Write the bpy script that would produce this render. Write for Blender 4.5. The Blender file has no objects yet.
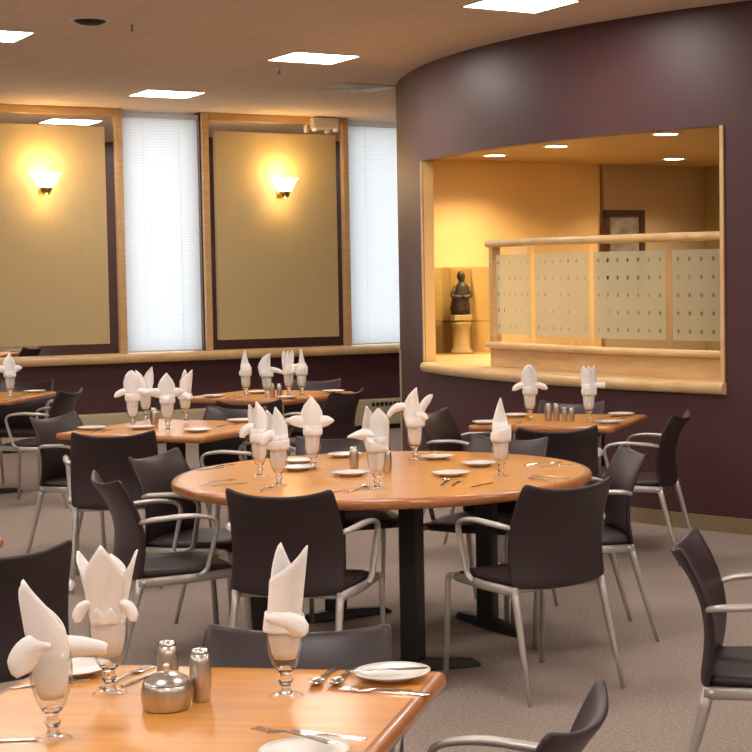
import bpy, bmesh, math, random
from mathutils import Vector, Matrix
random.seed(7)
scn = bpy.context.scene
COL = scn.collection
PI = math.pi
YAW = 0.56                       # the room is turned this much against the view
CA, SA = math.cos(YAW), math.sin(YAW)
HC = 3.22                        # ceiling height
FW = 16.05                       # far wall
TT = 0.745                       # table top height

def W(a, b, z=0.0):              # room coordinates (along / towards the window wall) to world
    return Vector((a * CA - b * SA, a * SA + b * CA, z))

# ------------------------------------------------------------------ materials
def nodes_of(name):
    m = bpy.data.materials.new(name); m.use_nodes = True
    nt = m.node_tree
    return m, nt, nt.nodes['Principled BSDF']

def simple(name, col, rough=0.5, metal=0.0, spec=0.5, coat=0.0, noise=0.0, nscale=30.0, bump=0.0, bscale=200.0, stretch=None, sheen=0.0):
    m, nt, p = nodes_of(name)
    p.inputs['Base Color'].default_value = (*col, 1)
    p.inputs['Roughness'].default_value = rough
    p.inputs['Metallic'].default_value = metal
    p.inputs['Specular IOR Level'].default_value = spec
    p.inputs['Coat Weight'].default_value = coat
    p.inputs['Coat Roughness'].default_value = 0.15
    p.inputs['Sheen Weight'].default_value = sheen
    tc = nt.nodes.new('ShaderNodeTexCoord')
    mp = nt.nodes.new('ShaderNodeMapping')
    if stretch: mp.inputs['Scale'].default_value = stretch
    nt.links.new(tc.outputs['Object'], mp.inputs['Vector'])
    if noise:
        n = nt.nodes.new('ShaderNodeTexNoise'); n.inputs['Scale'].default_value = nscale; n.inputs['Detail'].default_value = 4
        nt.links.new(mp.outputs[0], n.inputs['Vector'])
        r = nt.nodes.new('ShaderNodeValToRGB')
        r.color_ramp.elements[0].position = 0.3; r.color_ramp.elements[1].position = 0.7
        r.color_ramp.elements[0].color = (*[c * (1 - noise) for c in col], 1)
        r.color_ramp.elements[1].color = (*[min(1, c * (1 + noise)) for c in col], 1)
        nt.links.new(n.outputs['Fac'], r.inputs['Fac']); nt.links.new(r.outputs['Color'], p.inputs['Base Color'])
    if bump:
        n2 = nt.nodes.new('ShaderNodeTexNoise'); n2.inputs['Scale'].default_value = bscale
        nt.links.new(mp.outputs[0], n2.inputs['Vector'])
        b = nt.nodes.new('ShaderNodeBump'); b.inputs['Strength'].default_value = bump; b.inputs['Distance'].default_value = 0.01
        nt.links.new(n2.outputs['Fac'], b.inputs['Height']); nt.links.new(b.outputs['Normal'], p.inputs['Normal'])
    return m

def wood(name, c1, c2, rough=0.35, coat=0.3, scale=(1.5, 22, 22), nscale=2.0):
    m, nt, p = nodes_of(name)
    p.inputs['Roughness'].default_value = rough
    p.inputs['Coat Weight'].default_value = coat; p.inputs['Coat Roughness'].default_value = 0.12
    tc = nt.nodes.new('ShaderNodeTexCoord'); mp = nt.nodes.new('ShaderNodeMapping')
    mp.inputs['Scale'].default_value = scale
    n = nt.nodes.new('ShaderNodeTexNoise'); n.inputs['Scale'].default_value = nscale; n.inputs['Detail'].default_value = 6; n.inputs['Distortion'].default_value = 0.4
    r = nt.nodes.new('ShaderNodeValToRGB')
    r.color_ramp.elements[0].position = 0.32; r.color_ramp.elements[1].position = 0.68
    r.color_ramp.elements[0].color = (*c1, 1); r.color_ramp.elements[1].color = (*c2, 1)
    nt.links.new(tc.outputs['Object'], mp.inputs['Vector']); nt.links.new(mp.outputs[0], n.inputs['Vector'])
    nt.links.new(n.outputs['Fac'], r.inputs['Fac']); nt.links.new(r.outputs['Color'], p.inputs['Base Color'])
    return m

def emit(name, col, strength):
    m, nt, p = nodes_of(name)
    p.inputs['Base Color'].default_value = (*col, 1)
    p.inputs['Emission Color'].default_value = (*col, 1)
    p.inputs['Emission Strength'].default_value = strength
    return m

def thin_glass(name, tint=(1, 1, 1), refl=0.9, rough=0.0):
    m = bpy.data.materials.new(name); m.use_nodes = True; nt = m.node_tree; nt.nodes.clear()
    out = nt.nodes.new('ShaderNodeOutputMaterial'); mix = nt.nodes.new('ShaderNodeMixShader')
    t = nt.nodes.new('ShaderNodeBsdfTransparent'); t.inputs['Color'].default_value = (*tint, 1)
    g = nt.nodes.new('ShaderNodeBsdfGlossy'); g.inputs['Roughness'].default_value = rough
    lw = nt.nodes.new('ShaderNodeLayerWeight'); lw.inputs['Blend'].default_value = 0.5
    pw = nt.nodes.new('ShaderNodeMath'); pw.operation = 'POWER'; pw.inputs[1].default_value = 4.0
    mu = nt.nodes.new('ShaderNodeMath'); mu.operation = 'MULTIPLY_ADD'; mu.inputs[1].default_value = 0.75 * refl; mu.inputs[2].default_value = 0.03 * refl
    nt.links.new(lw.outputs['Facing'], pw.inputs[0]); nt.links.new(pw.outputs[0], mu.inputs[0]); nt.links.new(mu.outputs[0], mix.inputs[0])
    nt.links.new(t.outputs[0], mix.inputs[1]); nt.links.new(g.outputs[0], mix.inputs[2]); nt.links.new(mix.outputs[0], out.inputs[0])
    return m

M = {}
M['purple'] = simple('purple_paint', (0.078, 0.030, 0.034), 0.44, spec=0.5, bump=0.05, bscale=60)
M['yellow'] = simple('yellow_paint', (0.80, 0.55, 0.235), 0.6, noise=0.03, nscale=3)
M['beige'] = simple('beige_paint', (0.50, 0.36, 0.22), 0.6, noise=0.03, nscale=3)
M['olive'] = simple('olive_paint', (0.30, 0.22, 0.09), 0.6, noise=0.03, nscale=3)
M['white_paint'] = simple('pale_paint', (0.62, 0.52, 0.42), 0.7, noise=0.03, nscale=3)
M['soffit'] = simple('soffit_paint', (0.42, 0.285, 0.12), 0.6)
M['panel'] = simple('straw_wallcovering', (0.60, 0.46, 0.23), 0.55, noise=0.05, nscale=6, stretch=(40, 40, 0.6))
M['maple'] = wood('pale_maple', (0.60, 0.37, 0.16), (0.72, 0.48, 0.24), 0.35, 0.2, (2, 2, 14), 2)
M['maple_sill'] = wood('pale_maple_ledge', (0.66, 0.43, 0.19), (0.76, 0.53, 0.27), 0.35, 0.15, (3, 3, 3), 2)
M['table'] = wood('orange_wood_laminate', (0.60, 0.245, 0.046), (0.72, 0.325, 0.072), 0.30, 0.14, (1.2, 16, 16), 2.0)
M['table_edge'] = wood('orange_wood_edge', (0.40, 0.14, 0.04), (0.50, 0.19, 0.055), 0.28, 0.5, (2, 12, 12), 2.0)
M['black_iron'] = simple('black_cast_metal', (0.008, 0.008, 0.009), 0.45, noise=0.1)
M['shell'] = simple('plum_black_plastic', (0.025, 0.0125, 0.0155), 0.42, spec=0.55, bump=0.03, bscale=500, noise=0.06, nscale=12)
M['seatmat'] = simple('plum_black_seat', (0.024, 0.013, 0.015), 0.5, spec=0.5, noise=0.08, nscale=15)
M['silver'] = simple('silver_grey_enamel', (0.50, 0.47, 0.44), 0.36, metal=0.5, noise=0.04, nscale=20)
M['rubber'] = simple('dark_rubber', (0.02, 0.02, 0.02), 0.8, noise=0.1)
M['steel'] = simple('brushed_steel', (0.60, 0.55, 0.49), 0.30, metal=1.0, noise=0.12, nscale=8, stretch=(30, 30, 1))
M['cutlery'] = simple('polished_cutlery_steel', (0.68, 0.65, 0.62), 0.18, metal=1.0, noise=0.03)
M['china'] = simple('white_china', (0.80, 0.77, 0.73), 0.22, spec=0.5, noise=0.02)
M['cloth'] = simple('white_napkin_cloth', (0.90, 0.875, 0.865), 0.85, noise=0.02, nscale=25, bump=0.15, bscale=160, sheen=0.2)
M['brass'] = simple('aged_brass', (0.55, 0.36, 0.12), 0.28, metal=1.0, noise=0.1)
M['heater'] = simple('cream_enamel', (0.55, 0.47, 0.31), 0.45, noise=0.03)
M['dark'] = simple('dark_void', (0.015, 0.013, 0.012), 0.7, noise=0.1)
M['bronze'] = simple('dark_stone_carving', (0.06, 0.045, 0.035), 0.5, noise=0.4, nscale=40, bump=0.3, bscale=80)
M['plinth'] = simple('pale_stone', (0.66, 0.50, 0.26), 0.6, noise=0.06)
M['white_plastic'] = simple('white_plastic', (0.72, 0.68, 0.62), 0.45, noise=0.02)
M['mirror'] = simple('silvered_mirror', (0.86, 0.84, 0.80), 0.015, metal=1.0, noise=0.005)
M['skirting'] = simple('khaki_skirting', (0.27, 0.20, 0.115), 0.5, noise=0.05)
M['picture'] = simple('grey_picture_print', (0.20, 0.17, 0.14), 0.4, noise=0.5, nscale=9)
M['frame_dark'] = simple('dark_brown_frame', (0.05, 0.022, 0.012), 0.35, noise=0.1)
M['glass'] = thin_glass('clear_glass', (0.985, 0.985, 0.985))
M['goblet'] = thin_glass('goblet_glass', (0.98, 0.98, 0.975), 1.25, 0.02)
_m, _nt, _p = nodes_of('solid_clear_glass')
_p.inputs['Transmission Weight'].default_value = 1.0; _p.inputs['Roughness'].default_value = 0.03; _p.inputs['IOR'].default_value = 1.48
_p.inputs['Base Color'].default_value = (1, 1, 1, 1)
M['solid_glass'] = _m
M['goblet_foot'] = thin_glass('goblet_foot_glass', (0.99, 0.99, 0.985), 1.3, 0.12)
M['acrylic'] = thin_glass('clear_acrylic', (0.96, 0.95, 0.90), 1.2)
M['pane'] = thin_glass('window_pane', (0.95, 0.97, 0.97), 0.5)
M['lightpanel'] = emit('lit_diffuser', (1.0, 0.925, 0.85), 15.0)
M['downlight'] = emit('lit_downlight', (1.0, 0.83, 0.60), 9.0)
M['shade'] = emit('lit_frosted_shade', (1.0, 0.84, 0.55), 3.5)
M['lampwhite'] = emit('lamp_lens', (1.0, 0.92, 0.78), 0.04)

def carpet():
    m, nt, p = nodes_of('taupe_carpet')
    p.inputs['Roughness'].default_value = 0.95; p.inputs['Specular IOR Level'].default_value = 0.15
    tc = nt.nodes.new('ShaderNodeTexCoord')
    n = nt.nodes.new('ShaderNodeTexNoise'); n.inputs['Scale'].default_value = 75; n.inputs['Detail'].default_value = 5; n.inputs['Roughness'].default_value = 0.7
    n2 = nt.nodes.new('ShaderNodeTexNoise'); n2.inputs['Scale'].default_value = 1.7; n2.inputs['Detail'].default_value = 3
    for k in (n, n2): nt.links.new(tc.outputs['Object'], k.inputs['Vector'])
    r = nt.nodes.new('ShaderNodeValToRGB')
    r.color_ramp.elements[0].position = 0.34; r.color_ramp.elements[1].position = 0.66
    r.color_ramp.elements[0].color = (0.250, 0.198, 0.170, 1); r.color_ramp.elements[1].color = (0.45, 0.368, 0.322, 1)
    mix = nt.nodes.new('ShaderNodeMix'); mix.data_type = 'RGBA'; mix.blend_type = 'MULTIPLY'
    r2 = nt.nodes.new('ShaderNodeValToRGB'); r2.color_ramp.elements[0].color = (0.86, 0.86, 0.86, 1); r2.color_ramp.elements[1].color = (1, 1, 1, 1)
    nt.links.new(n.outputs['Fac'], r.inputs['Fac']); nt.links.new(n2.outputs['Fac'], r2.inputs['Fac'])
    mix.inputs['Factor'].default_value = 1.0
    nt.links.new(r.outputs['Color'], mix.inputs[6]); nt.links.new(r2.outputs['Color'], mix.inputs[7])
    nt.links.new(mix.outputs[2], p.inputs['Base Color'])
    b = nt.nodes.new('ShaderNodeBump'); b.inputs['Strength'].default_value = 0.6; b.inputs['Distance'].default_value = 0.01
    nt.links.new(n.outputs['Fac'], b.inputs['Height']); nt.links.new(b.outputs['Normal'], p.inputs['Normal'])
    return m
M['carpet'] = carpet()

def ceiling_mat():
    m, nt, p = nodes_of('bounce_tinted_ceiling_tiles')
    p.inputs['Roughness'].default_value = 0.9
    tc = nt.nodes.new('ShaderNodeTexCoord'); mp = nt.nodes.new('ShaderNodeMapping')
    mp.inputs['Rotation'].default_value = (0, 0, -YAW)
    mp.vector_type = 'POINT'
    br = nt.nodes.new('ShaderNodeTexBrick'); br.offset = 0; br.squash = 1
    br.inputs['Scale'].default_value = 1; br.inputs['Brick Width'].default_value = 0.54; br.inputs['Row Height'].default_value = 0.54
    br.inputs['Mortar Size'].default_value = 0.011; br.inputs['Mortar Smooth'].default_value = 0.1
    br.inputs['Color1'].default_value = (0.86, 0.69, 0.55, 1); br.inputs['Color2'].default_value = (0.83, 0.665, 0.53, 1); br.inputs['Mortar'].default_value = (0.90, 0.76, 0.63, 1)  # tan tint puts warm bounce light and shade into the tile colour
    n = nt.nodes.new('ShaderNodeTexNoise'); n.inputs['Scale'].default_value = 40; n.inputs['Detail'].default_value = 5
    mix = nt.nodes.new('ShaderNodeMix'); mix.data_type = 'RGBA'; mix.blend_type = 'MULTIPLY'; mix.inputs['Factor'].default_value = 0.25
    nt.links.new(tc.outputs['Object'], mp.inputs['Vector'])
    nt.links.new(mp.outputs[0], br.inputs['Vector']); nt.links.new(mp.outputs[0], n.inputs['Vector'])
    nt.links.new(br.outputs['Color'], mix.inputs[6]); nt.links.new(n.outputs['Color'], mix.inputs[7])
    nt.links.new(mix.outputs[2], p.inputs['Base Color'])
    b = nt.nodes.new('ShaderNodeBump'); b.inputs['Strength'].default_value = 0.3; b.inputs['Distance'].default_value = 0.004
    nt.links.new(br.outputs['Fac'], b.inputs['Height']); nt.links.new(b.outputs['Normal'], p.inputs['Normal'])
    return m
M['ceiling'] = ceiling_mat()

def blind_mat():
    m = bpy.data.materials.new('white_blind_slats'); m.use_nodes = True; nt = m.node_tree; nt.nodes.clear()
    out = nt.nodes.new('ShaderNodeOutputMaterial'); mix = nt.nodes.new('ShaderNodeMixShader')
    d = nt.nodes.new('ShaderNodeBsdfDiffuse'); t = nt.nodes.new('ShaderNodeBsdfTranslucent')
    d.inputs['Color'].default_value = (0.85, 0.86, 0.88, 1); t.inputs['Color'].default_value = (0.88, 0.90, 0.93, 1)
    mix.inputs[0].default_value = 0.5
    nt.links.new(d.outputs[0], mix.inputs[1]); nt.links.new(t.outputs[0], mix.inputs[2]); nt.links.new(mix.outputs[0], out.inputs[0])
    return m
M['blind'] = blind_mat()

def frosted_mat():
    # frosted film with clear dots: UV runs over the frosted field in dot cells
    m = bpy.data.materials.new('dotted_frosted_glass'); m.use_nodes = True; nt = m.node_tree; nt.nodes.clear()
    out = nt.nodes.new('ShaderNodeOutputMaterial')
    uv = nt.nodes.new('ShaderNodeUVMap')
    fr = nt.nodes.new('ShaderNodeVectorMath'); fr.operation = 'FRACTION'
    sub = nt.nodes.new('ShaderNodeVectorMath'); sub.operation = 'SUBTRACT'; sub.inputs[1].default_value = (0.5, 0.5, 0)
    ln = nt.nodes.new('ShaderNodeVectorMath'); ln.operation = 'LENGTH'
    lt = nt.nodes.new('ShaderNodeMath'); lt.operation = 'LESS_THAN'; lt.inputs[1].default_value = 0.125
    nt.links.new(uv.outputs[0], fr.inputs[0]); nt.links.new(fr.outputs[0], sub.inputs[0]); nt.links.new(sub.outputs[0], ln.inputs[0]); nt.links.new(ln.outputs['Value'], lt.inputs[0])
    tr = nt.nodes.new('ShaderNodeBsdfTransparent'); tr.inputs['Color'].default_value = (0.80, 0.80, 0.74, 1)
    d = nt.nodes.new('ShaderNodeBsdfDiffuse'); d.inputs['Color'].default_value = (0.66, 0.63, 0.46, 1)
    tl = nt.nodes.new('ShaderNodeBsdfTranslucent'); tl.inputs['Color'].default_value = (0.64, 0.61, 0.46, 1)
    a = nt.nodes.new('ShaderNodeMixShader'); a.inputs[0].default_value = 0.5
    nt.links.new(d.outputs[0], a.inputs[1]); nt.links.new(tl.outputs[0], a.inputs[2])
    b = nt.nodes.new('ShaderNodeMixShader'); b.inputs[0].default_value = 0.80
    nt.links.new(tr.outputs[0], b.inputs[1]); nt.links.new(a.outputs[0], b.inputs[2])
    c = nt.nodes.new('ShaderNodeMixShader')
    nt.links.new(lt.outputs[0], c.inputs[0]); nt.links.new(b.outputs[0], c.inputs[1]); nt.links.new(tr.outputs[0], c.inputs[2])
    nt.links.new(c.outputs[0], out.inputs[0])
    return m
M['frosted'] = frosted_mat()

# ------------------------------------------------------------------ mesh helpers
def obj(name, bm, mat, parent=None, smooth=False, kind=None, solid=0.0, bevel=0.0, sub=0):
    me = bpy.data.meshes.new(name)
    bmesh.ops.recalc_face_normals(bm, faces=bm.faces)
    bm.to_mesh(me); bm.free()
    if smooth:
        for p in me.polygons: p.use_smooth = True
    me.materials.append(mat)
    o = bpy.data.objects.new(name, me); COL.objects.link(o)
    if parent is not None: o.parent = parent
    if kind: o['kind'] = kind
    if solid:
        s = o.modifiers.new('thick', 'SOLIDIFY'); s.thickness = solid; s.offset = 0
    if bevel:
        b = o.modifiers.new('edge', 'BEVEL'); b.width = bevel; b.segments = 3; b.limit_method = 'ANGLE'
    if sub:
        s = o.modifiers.new('round', 'SUBSURF'); s.levels = sub; s.render_levels = sub
    return o

def auto_smooth(o, ang=40):
    me = o.data
    for p in me.polygons: p.use_smooth = True
    bm = bmesh.new(); bm.from_mesh(me)
    for e in bm.edges:
        if len(e.link_faces) == 2 and e.calc_face_angle(0) > math.radians(ang): e.smooth = False
    bm.to_mesh(me); bm.free()
    return o

def thing(name, label, cat, loc=(0, 0, 0), rz=0.0, group=None):
    o = bpy.data.objects.new(name, None); COL.objects.link(o)
    o.empty_display_size = 0.1
    o.location = loc; o.rotation_euler = (0, 0, rz)
    return tag(o, label, cat, group)

def tag(o, label, cat, group=None):
    o['label'] = label; o['category'] = cat
    if group: o['group'] = group
    return o

def dup(root, loc, rz, label, group=None):
    r = root.copy(); COL.objects.link(r); r.location = loc; r.rotation_euler = (0, 0, rz); r['label'] = label
    if group: r['group'] = group
    for ch in list(root.children):
        c = ch.copy(); COL.objects.link(c); c.parent = r
        for g in list(ch.children):
            d = g.copy(); COL.objects.link(d); d.parent = c
    return r

def box(bm, x0, x1, y0, y1, z0, z1, f=None):
    vs = []
    for z in (z0, z1):
        for (x, y) in ((x0, y0), (x1, y0), (x1, y1), (x0, y1)):
            vs.append(bm.verts.new(f(x, y, z) if f else (x, y, z)))
    a = vs
    for q in ((3, 2, 1, 0), (4, 5, 6, 7), (0, 1, 5, 4), (1, 2, 6, 5), (2, 3, 7, 6), (3, 0, 4, 7)):
        bm.faces.new([a[i] for i in q])

def wbox(bm, a0, a1, b0, b1, z0, z1): box(bm, a0, a1, b0, b1, z0, z1, W)

def tube(bm, pts, r, n=10, flat=None, cap=True):
    """sweep a circle (or ellipse: flat=(rx, rz factors)) along pts; r may be a list"""
    pts = [Vector(p) for p in pts]
    N = len(pts); rs = r if isinstance(r, (list, tuple)) else [r] * N
    rings = []; up = None
    for i, p in enumerate(pts):
        t = (pts[min(i + 1, N - 1)] - pts[max(i - 1, 0)]).normalized()
        if up is None:
            up = Vector((1, 0, 0)) if abs(t.x) < 0.9 else Vector((0, 0, 1))
        s = (up - t * up.dot(t)).normalized(); u = t.cross(s); up = s
        ring = []
        for k in range(n):
            a = 2 * PI * k / n
            ring.append(bm.verts.new(p + s * math.cos(a) * rs[i] * (flat[0] if flat else 1) + u * math.sin(a) * rs[i] * (flat[1] if flat else 1)))
        rings.append(ring)
    for i in range(N - 1):
        for k in range(n):
            bm.faces.new((rings[i][k], rings[i][(k + 1) % n], rings[i + 1][(k + 1) % n], rings[i + 1][k]))
    if cap:
        bm.faces.new(rings[0][::-1]); bm.faces.new(rings[-1])

def bend(pts, r, seg=5):
    """round the corners of a polyline"""
    pts = [Vector(p) for p in pts]; out = [pts[0]]
    for i in range(1, len(pts) - 1):
        a, b, c = pts[i - 1], pts[i], pts[i + 1]
        ra = min(r, (a - b).length * 0.48, (c - b).length * 0.48)
        p0 = b + (a - b).normalized() * ra; p2 = b + (c - b).normalized() * ra
        for k in range(seg + 1):
            t = k / seg
            out.append(p0 * (1 - t) ** 2 + b * 2 * t * (1 - t) + p2 * t * t)
    out.append(pts[-1]); return out

def lathe(bm, prof, n=24, cx=0, cy=0, z0=0, close=False):
    rings = []
    for (r, z) in prof:
        if r < 1e-5: rings.append([bm.verts.new((cx, cy, z0 + z))])
        else: rings.append([bm.verts.new((cx + r * math.cos(2 * PI * k / n), cy + r * math.sin(2 * PI * k / n), z0 + z)) for k in range(n)])
    for i in range(len(rings) - 1):
        A, B = rings[i], rings[i + 1]
        for k in range(n):
            k2 = (k + 1) % n
            if len(A) == 1 and len(B) == 1: break
            if len(A) == 1: bm.faces.new((A[0], B[k], B[k2]))
            elif len(B) == 1: bm.faces.new((A[k], A[k2], B[0]))
            else: bm.faces.new((A[k], A[k2], B[k2], B[k]))

def prism(bm, poly, z0, z1):
    lo = [bm.verts.new((x, y, z0)) for x, y in poly]; hi = [bm.verts.new((x, y, z1)) for x, y in poly]
    bm.faces.new(lo[::-1]); bm.faces.new(hi)
    n = len(poly)
    for i in range(n): bm.faces.new((lo[i], lo[(i + 1) % n], hi[(i + 1) % n], hi[i]))

# ------------------------------------------------------------------ room shell
bm = bmesh.new(); wbox(bm, -5.2, 11.2, -4.2, 16.4, -0.1, 0); obj('floor', bm, M['carpet'], kind='structure')
bm = bmesh.new(); wbox(bm, -5.2, 11.2, -4.2, 16.4, HC, HC + 0.1); obj('ceiling', bm, M['ceiling'], kind='structure')
bm = bmesh.new(); wbox(bm, -5.2, -5.0, -4.2, 16.4, 0, HC); obj('wall_left', bm, M['white_paint'], kind='structure')
bm = bmesh.new(); wbox(bm, -5.0, 11.0, -4.2, -4.0, 0, HC); obj('wall_back', bm, M['white_paint'], kind='structure')
bm = bmesh.new(); wbox(bm, 11.0, 11.2, -4.2, 16.4, 0, HC); obj('wall_right', bm, M['beige'], kind='structure')

# window wall: dado, piers behind the mirrors, openings for the windows
SILL = 0.882
wins = [(2.66, 3.47), (5.10, 5.87), (7.46, 8.28)]
bm = bmesh.new()
wbox(bm, -5.0, 11.0, FW, FW + 0.3, 0, SILL - 0.04)
prev = -5.0
for (a0, a1) in wins:
    wbox(bm, prev, a0, FW, FW + 0.3, SILL - 0.04, HC); prev = a1
wbox(bm, prev, 11.0, FW, FW + 0.3, SILL - 0.04, HC)
obj('wall_far', bm, M['purple'], kind='structure')
# ledge with a rounded nose, running along the window wall
def nosed(path_fn, ts, z0, z1, out, inn, n=7):
    """rounded-nose board swept along path_fn(t, offset) ; offset>0 is towards the room"""
    bm = bmesh.new(); h = (z1 - z0) / 2; prof = []
    prof.append((-inn, z0)); 
    for k in range(n + 1):
        a = -PI / 2 + PI * k / n
        prof.append((out - h * 0.8 + math.cos(a) * h * 0.8, (z0 + z1) / 2 + math.sin(a) * h))
    prof.append((-inn, z1))
    rings = [[bm.verts.new((*path_fn(t, o)[:2], z)) for (o, z) in prof] for t in ts]
    m = len(prof)
    for i in range(len(ts) - 1):
        for k in range(m):
            bm.faces.new((rings[i][k], rings[i][(k + 1) % m], rings[i + 1][(k + 1) % m], rings[i + 1][k]))
    bm.faces.new(rings[0]); bm.faces.new(rings[-1][::-1])
    return bm
bm = nosed(lambda t, o: W(t, FW - o), [-5.0 + 16.0 * k / 8 for k in range(9)], SILL - 0.09, SILL, 0.14, 0.0)
o = obj('trim_ledge', bm, M['maple_sill'], kind='structure'); auto_smooth(o)
# wood trim between mirror bays and windows
def far_trim(name, a0, a1, z0, z1, d=0.06):
    bm = bmesh.new(); wbox(bm, a0, a1, FW - d, FW, z0, z1); return obj(name, bm, M['maple'], kind='structure', bevel=0.008)
# ------------------------------------------------------------------ windows with blinds
for i, (a0, a1) in enumerate(wins):
    nm = 'window_%d' % (i + 1)
    bm = bmesh.new()
    for (x0, x1, z0, z1) in ((a0, a0 + 0.05, SILL, HC), (a1 - 0.05, a1, SILL, HC), (a0 + 0.05, a1 - 0.05, SILL, SILL + 0.06), (a0 + 0.05, a1 - 0.05, HC - 0.06, HC)):
        wbox(bm, x0, x1, FW + 0.14, FW + 0.2, z0, z1)
    w = obj(nm, bm, M['white_plastic'], kind='structure')
    bm = bmesh.new(); wbox(bm, a0 + 0.05, a1 - 0.05, FW + 0.165, FW + 0.171, SILL + 0.06, HC - 0.06)
    obj('glass_pane', bm, M['pane'], w)
def blind(a0, a1, label):
    t = thing('window_blind', label, 'blind', W((a0 + a1) / 2, FW, SILL), YAW, 'white blinds on the window wall')
    hw = (a1 - a0) / 2 - 0.012
    bm = bmesh.new(); box(bm, -hw, hw, 0.005, 0.06, HC - SILL - 0.075, HC - SILL - 0.025); obj('headrail', bm, M['blind'], t, bevel=0.006)
    bm = bmesh.new()
    z = 0.03; ang = math.radians(72); w = 0.0155
    while z < HC - SILL - 0.068:
        for s in (0, 1):
            pass
        dy, dz = math.cos(ang) * w, math.sin(ang) * w
        v = [bm.verts.new(p) for p in ((-hw, 0.035 - dy, z - dz), (hw, 0.035 - dy, z - dz), (hw, 0.033, z), (-hw, 0.033, z), (hw, 0.035 + dy, z + dz), (-hw, 0.035 + dy, z + dz))]
        bm.faces.new((v[0], v[1], v[2], v[3])); bm.faces.new((v[3], v[2], v[4], v[5]))
        z += 0.0262
    obj('slats', bm, M['blind'], t)
    bm = bmesh.new(); box(bm, -hw, hw, 0.015, 0.055, 0.002, 0.02); obj('bottom_rail', bm, M['white_plastic'], t, bevel=0.004)
    for x in (-hw + 0.19, hw - 0.19):
        bm = bmesh.new(); box(bm, x - 0.0012, x + 0.0012, 0.010, 0.0125, 0.02, HC - SILL - 0.075); obj('lift_cord', bm, M['blind'], t)
    return t
blind(*wins[0], 'white window blind beyond the left mirror, outside the left edge of the view')
blind(*wins[1], 'closed white window blind between the two lit wall lamps')
blind(*wins[2], 'closed white window blind beside the curved purple wall')

# ------------------------------------------------------------------ mirror bays with wall panels and sconces
def mirror_bay(a0, a1, label):
    t = thing('framed_mirror', label, 'mirror', W((a0 + a1) / 2, FW, SILL), YAW, 'framed mirror bays of the window wall')
    hw = (a1 - a0) / 2; H = HC - SILL
    for s in (-1, 1):
        bm = bmesh.new(); box(bm, min(s * hw, s * (hw - 0.07)), max(s * hw, s * (hw - 0.07)), -0.05, 0, 0, H)
        obj('frame_stile', bm, M['maple'], t, bevel=0.012)
    bm = bmesh.new(); box(bm, -hw + 0.07, hw - 0.07, -0.05, 0, H - 0.08, H); obj('frame_header', bm, M['maple'], t, bevel=0.012)
    bm = bmesh.new(); box(bm, -hw + 0.065, hw - 0.065, -0.012, -0.004, 0, H - 0.075); obj('mirror_pane', bm, M['mirror'], t)
    return t
bays = [(3.48, 5.09), (5.88, 7.45)]
mirror_bay(*bays[0], 'tall wood framed mirror left of the middle window blind')
mirror_bay(*bays[1], 'tall wood framed mirror between the two white window blinds')
for (p0, p1, lab) in ((3.63, 4.918, 'straw coloured wall panel on the mirror left of the middle blind'), (6.015, 7.306, 'straw coloured wall panel on the mirror between the two blinds')):
    bm = bmesh.new(); box(bm, -(p1 - p0) / 2, (p1 - p0) / 2, -0.045, -0.013, 0.10, 2.16)
    o = obj('wall_panel', bm, M['panel'], bevel=0.003); o.location = W((p0 + p1) / 2, FW, SILL); o.rotation_euler = (0, 0, YAW)
    tag(o, lab, 'panel', 'straw wall panels on the mirrors')
def sconce(a, label):
    t = thing('wall_sconce', label, 'wall lamp', W(a, FW - 0.046, 2.50), YAW, 'lit shell sconces on the straw panels')
    bm = bmesh.new()                 # brass cup and back plate
    lathe(bm, [(0.0, -0.125), (0.020, -0.12), (0.040, -0.10), (0.054, -0.07), (0.056, -0.050), (0.050, -0.046)], 20, 0, -0.150)
    obj('brass_cup', bm, M['brass'], t, True)
    bm = bmesh.new(); tube(bm, bend([(0, 0.0, -0.06), (0, -0.08, -0.080), (0, -0.150, -0.090)], 0.02), 0.011); obj('arm', bm, M['brass'], t, True)
    bm = bmesh.new(); box(bm, -0.03, 0.03, -0.012, 0.0, -0.11, -0.01); obj('back_plate', bm, M['brass'], t, bevel=0.005)
    bm = bmesh.new()                 # fluted tulip-shaped glass shade
    n = 40; prof = [(0.040, -0.055), (0.070, -0.035), (0.092, 0.0), (0.106, 0.04), (0.135, 0.075)]
    rings = []
    for j, (r, z) in enumerate(prof):
        fl = 0.012 * j / 4
        rings.append([bm.verts.new(((r + fl * math.cos(8 * 2 * PI * k / n)) * math.cos(2 * PI * k / n), -0.150 + 0.9 * (r + fl * math.cos(8 * 2 * PI * k / n)) * math.sin(2 * PI * k / n), z + fl * 0.9 * math.cos(8 * 2 * PI * k / n))) for k in range(n)])
    for i in range(len(prof) - 1):
        for k in range(n): bm.faces.new((rings[i][k], rings[i][(k + 1) % n], rings[i + 1][(k + 1) % n], rings[i + 1][k]))
    obj('glass_shade', bm, M['shade'], t, True, solid=0.003)
    bm = bmesh.new(); bmesh.ops.create_uvsphere(bm, u_segments=12, v_segments=8, radius=0.03)
    bmesh.ops.translate(bm, verts=bm.verts, vec=(0, -0.150, 0.05)); obj('bulb', bm, M['shade'], t, True)
    for (z, e) in ((0.15, SC_UP), (-0.18, SC_DN)):
        l = bpy.data.lights.new('sconce_glow', 'POINT'); l.energy = e; l.color = (1.0, 0.62, 0.22); l.shadow_soft_size = 0.03
        lo = bpy.data.objects.new('sconce_glow', l); COL.objects.link(lo); lo.parent = t; lo.location = (0, -0.17, z)
SC_UP, SC_DN = 2.4, 1.0
sconce(4.311, 'lit glass shell sconce on the straw panel left of the middle blind')
sconce(6.673, 'lit glass shell sconce on the straw panel between the two blinds')

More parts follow.
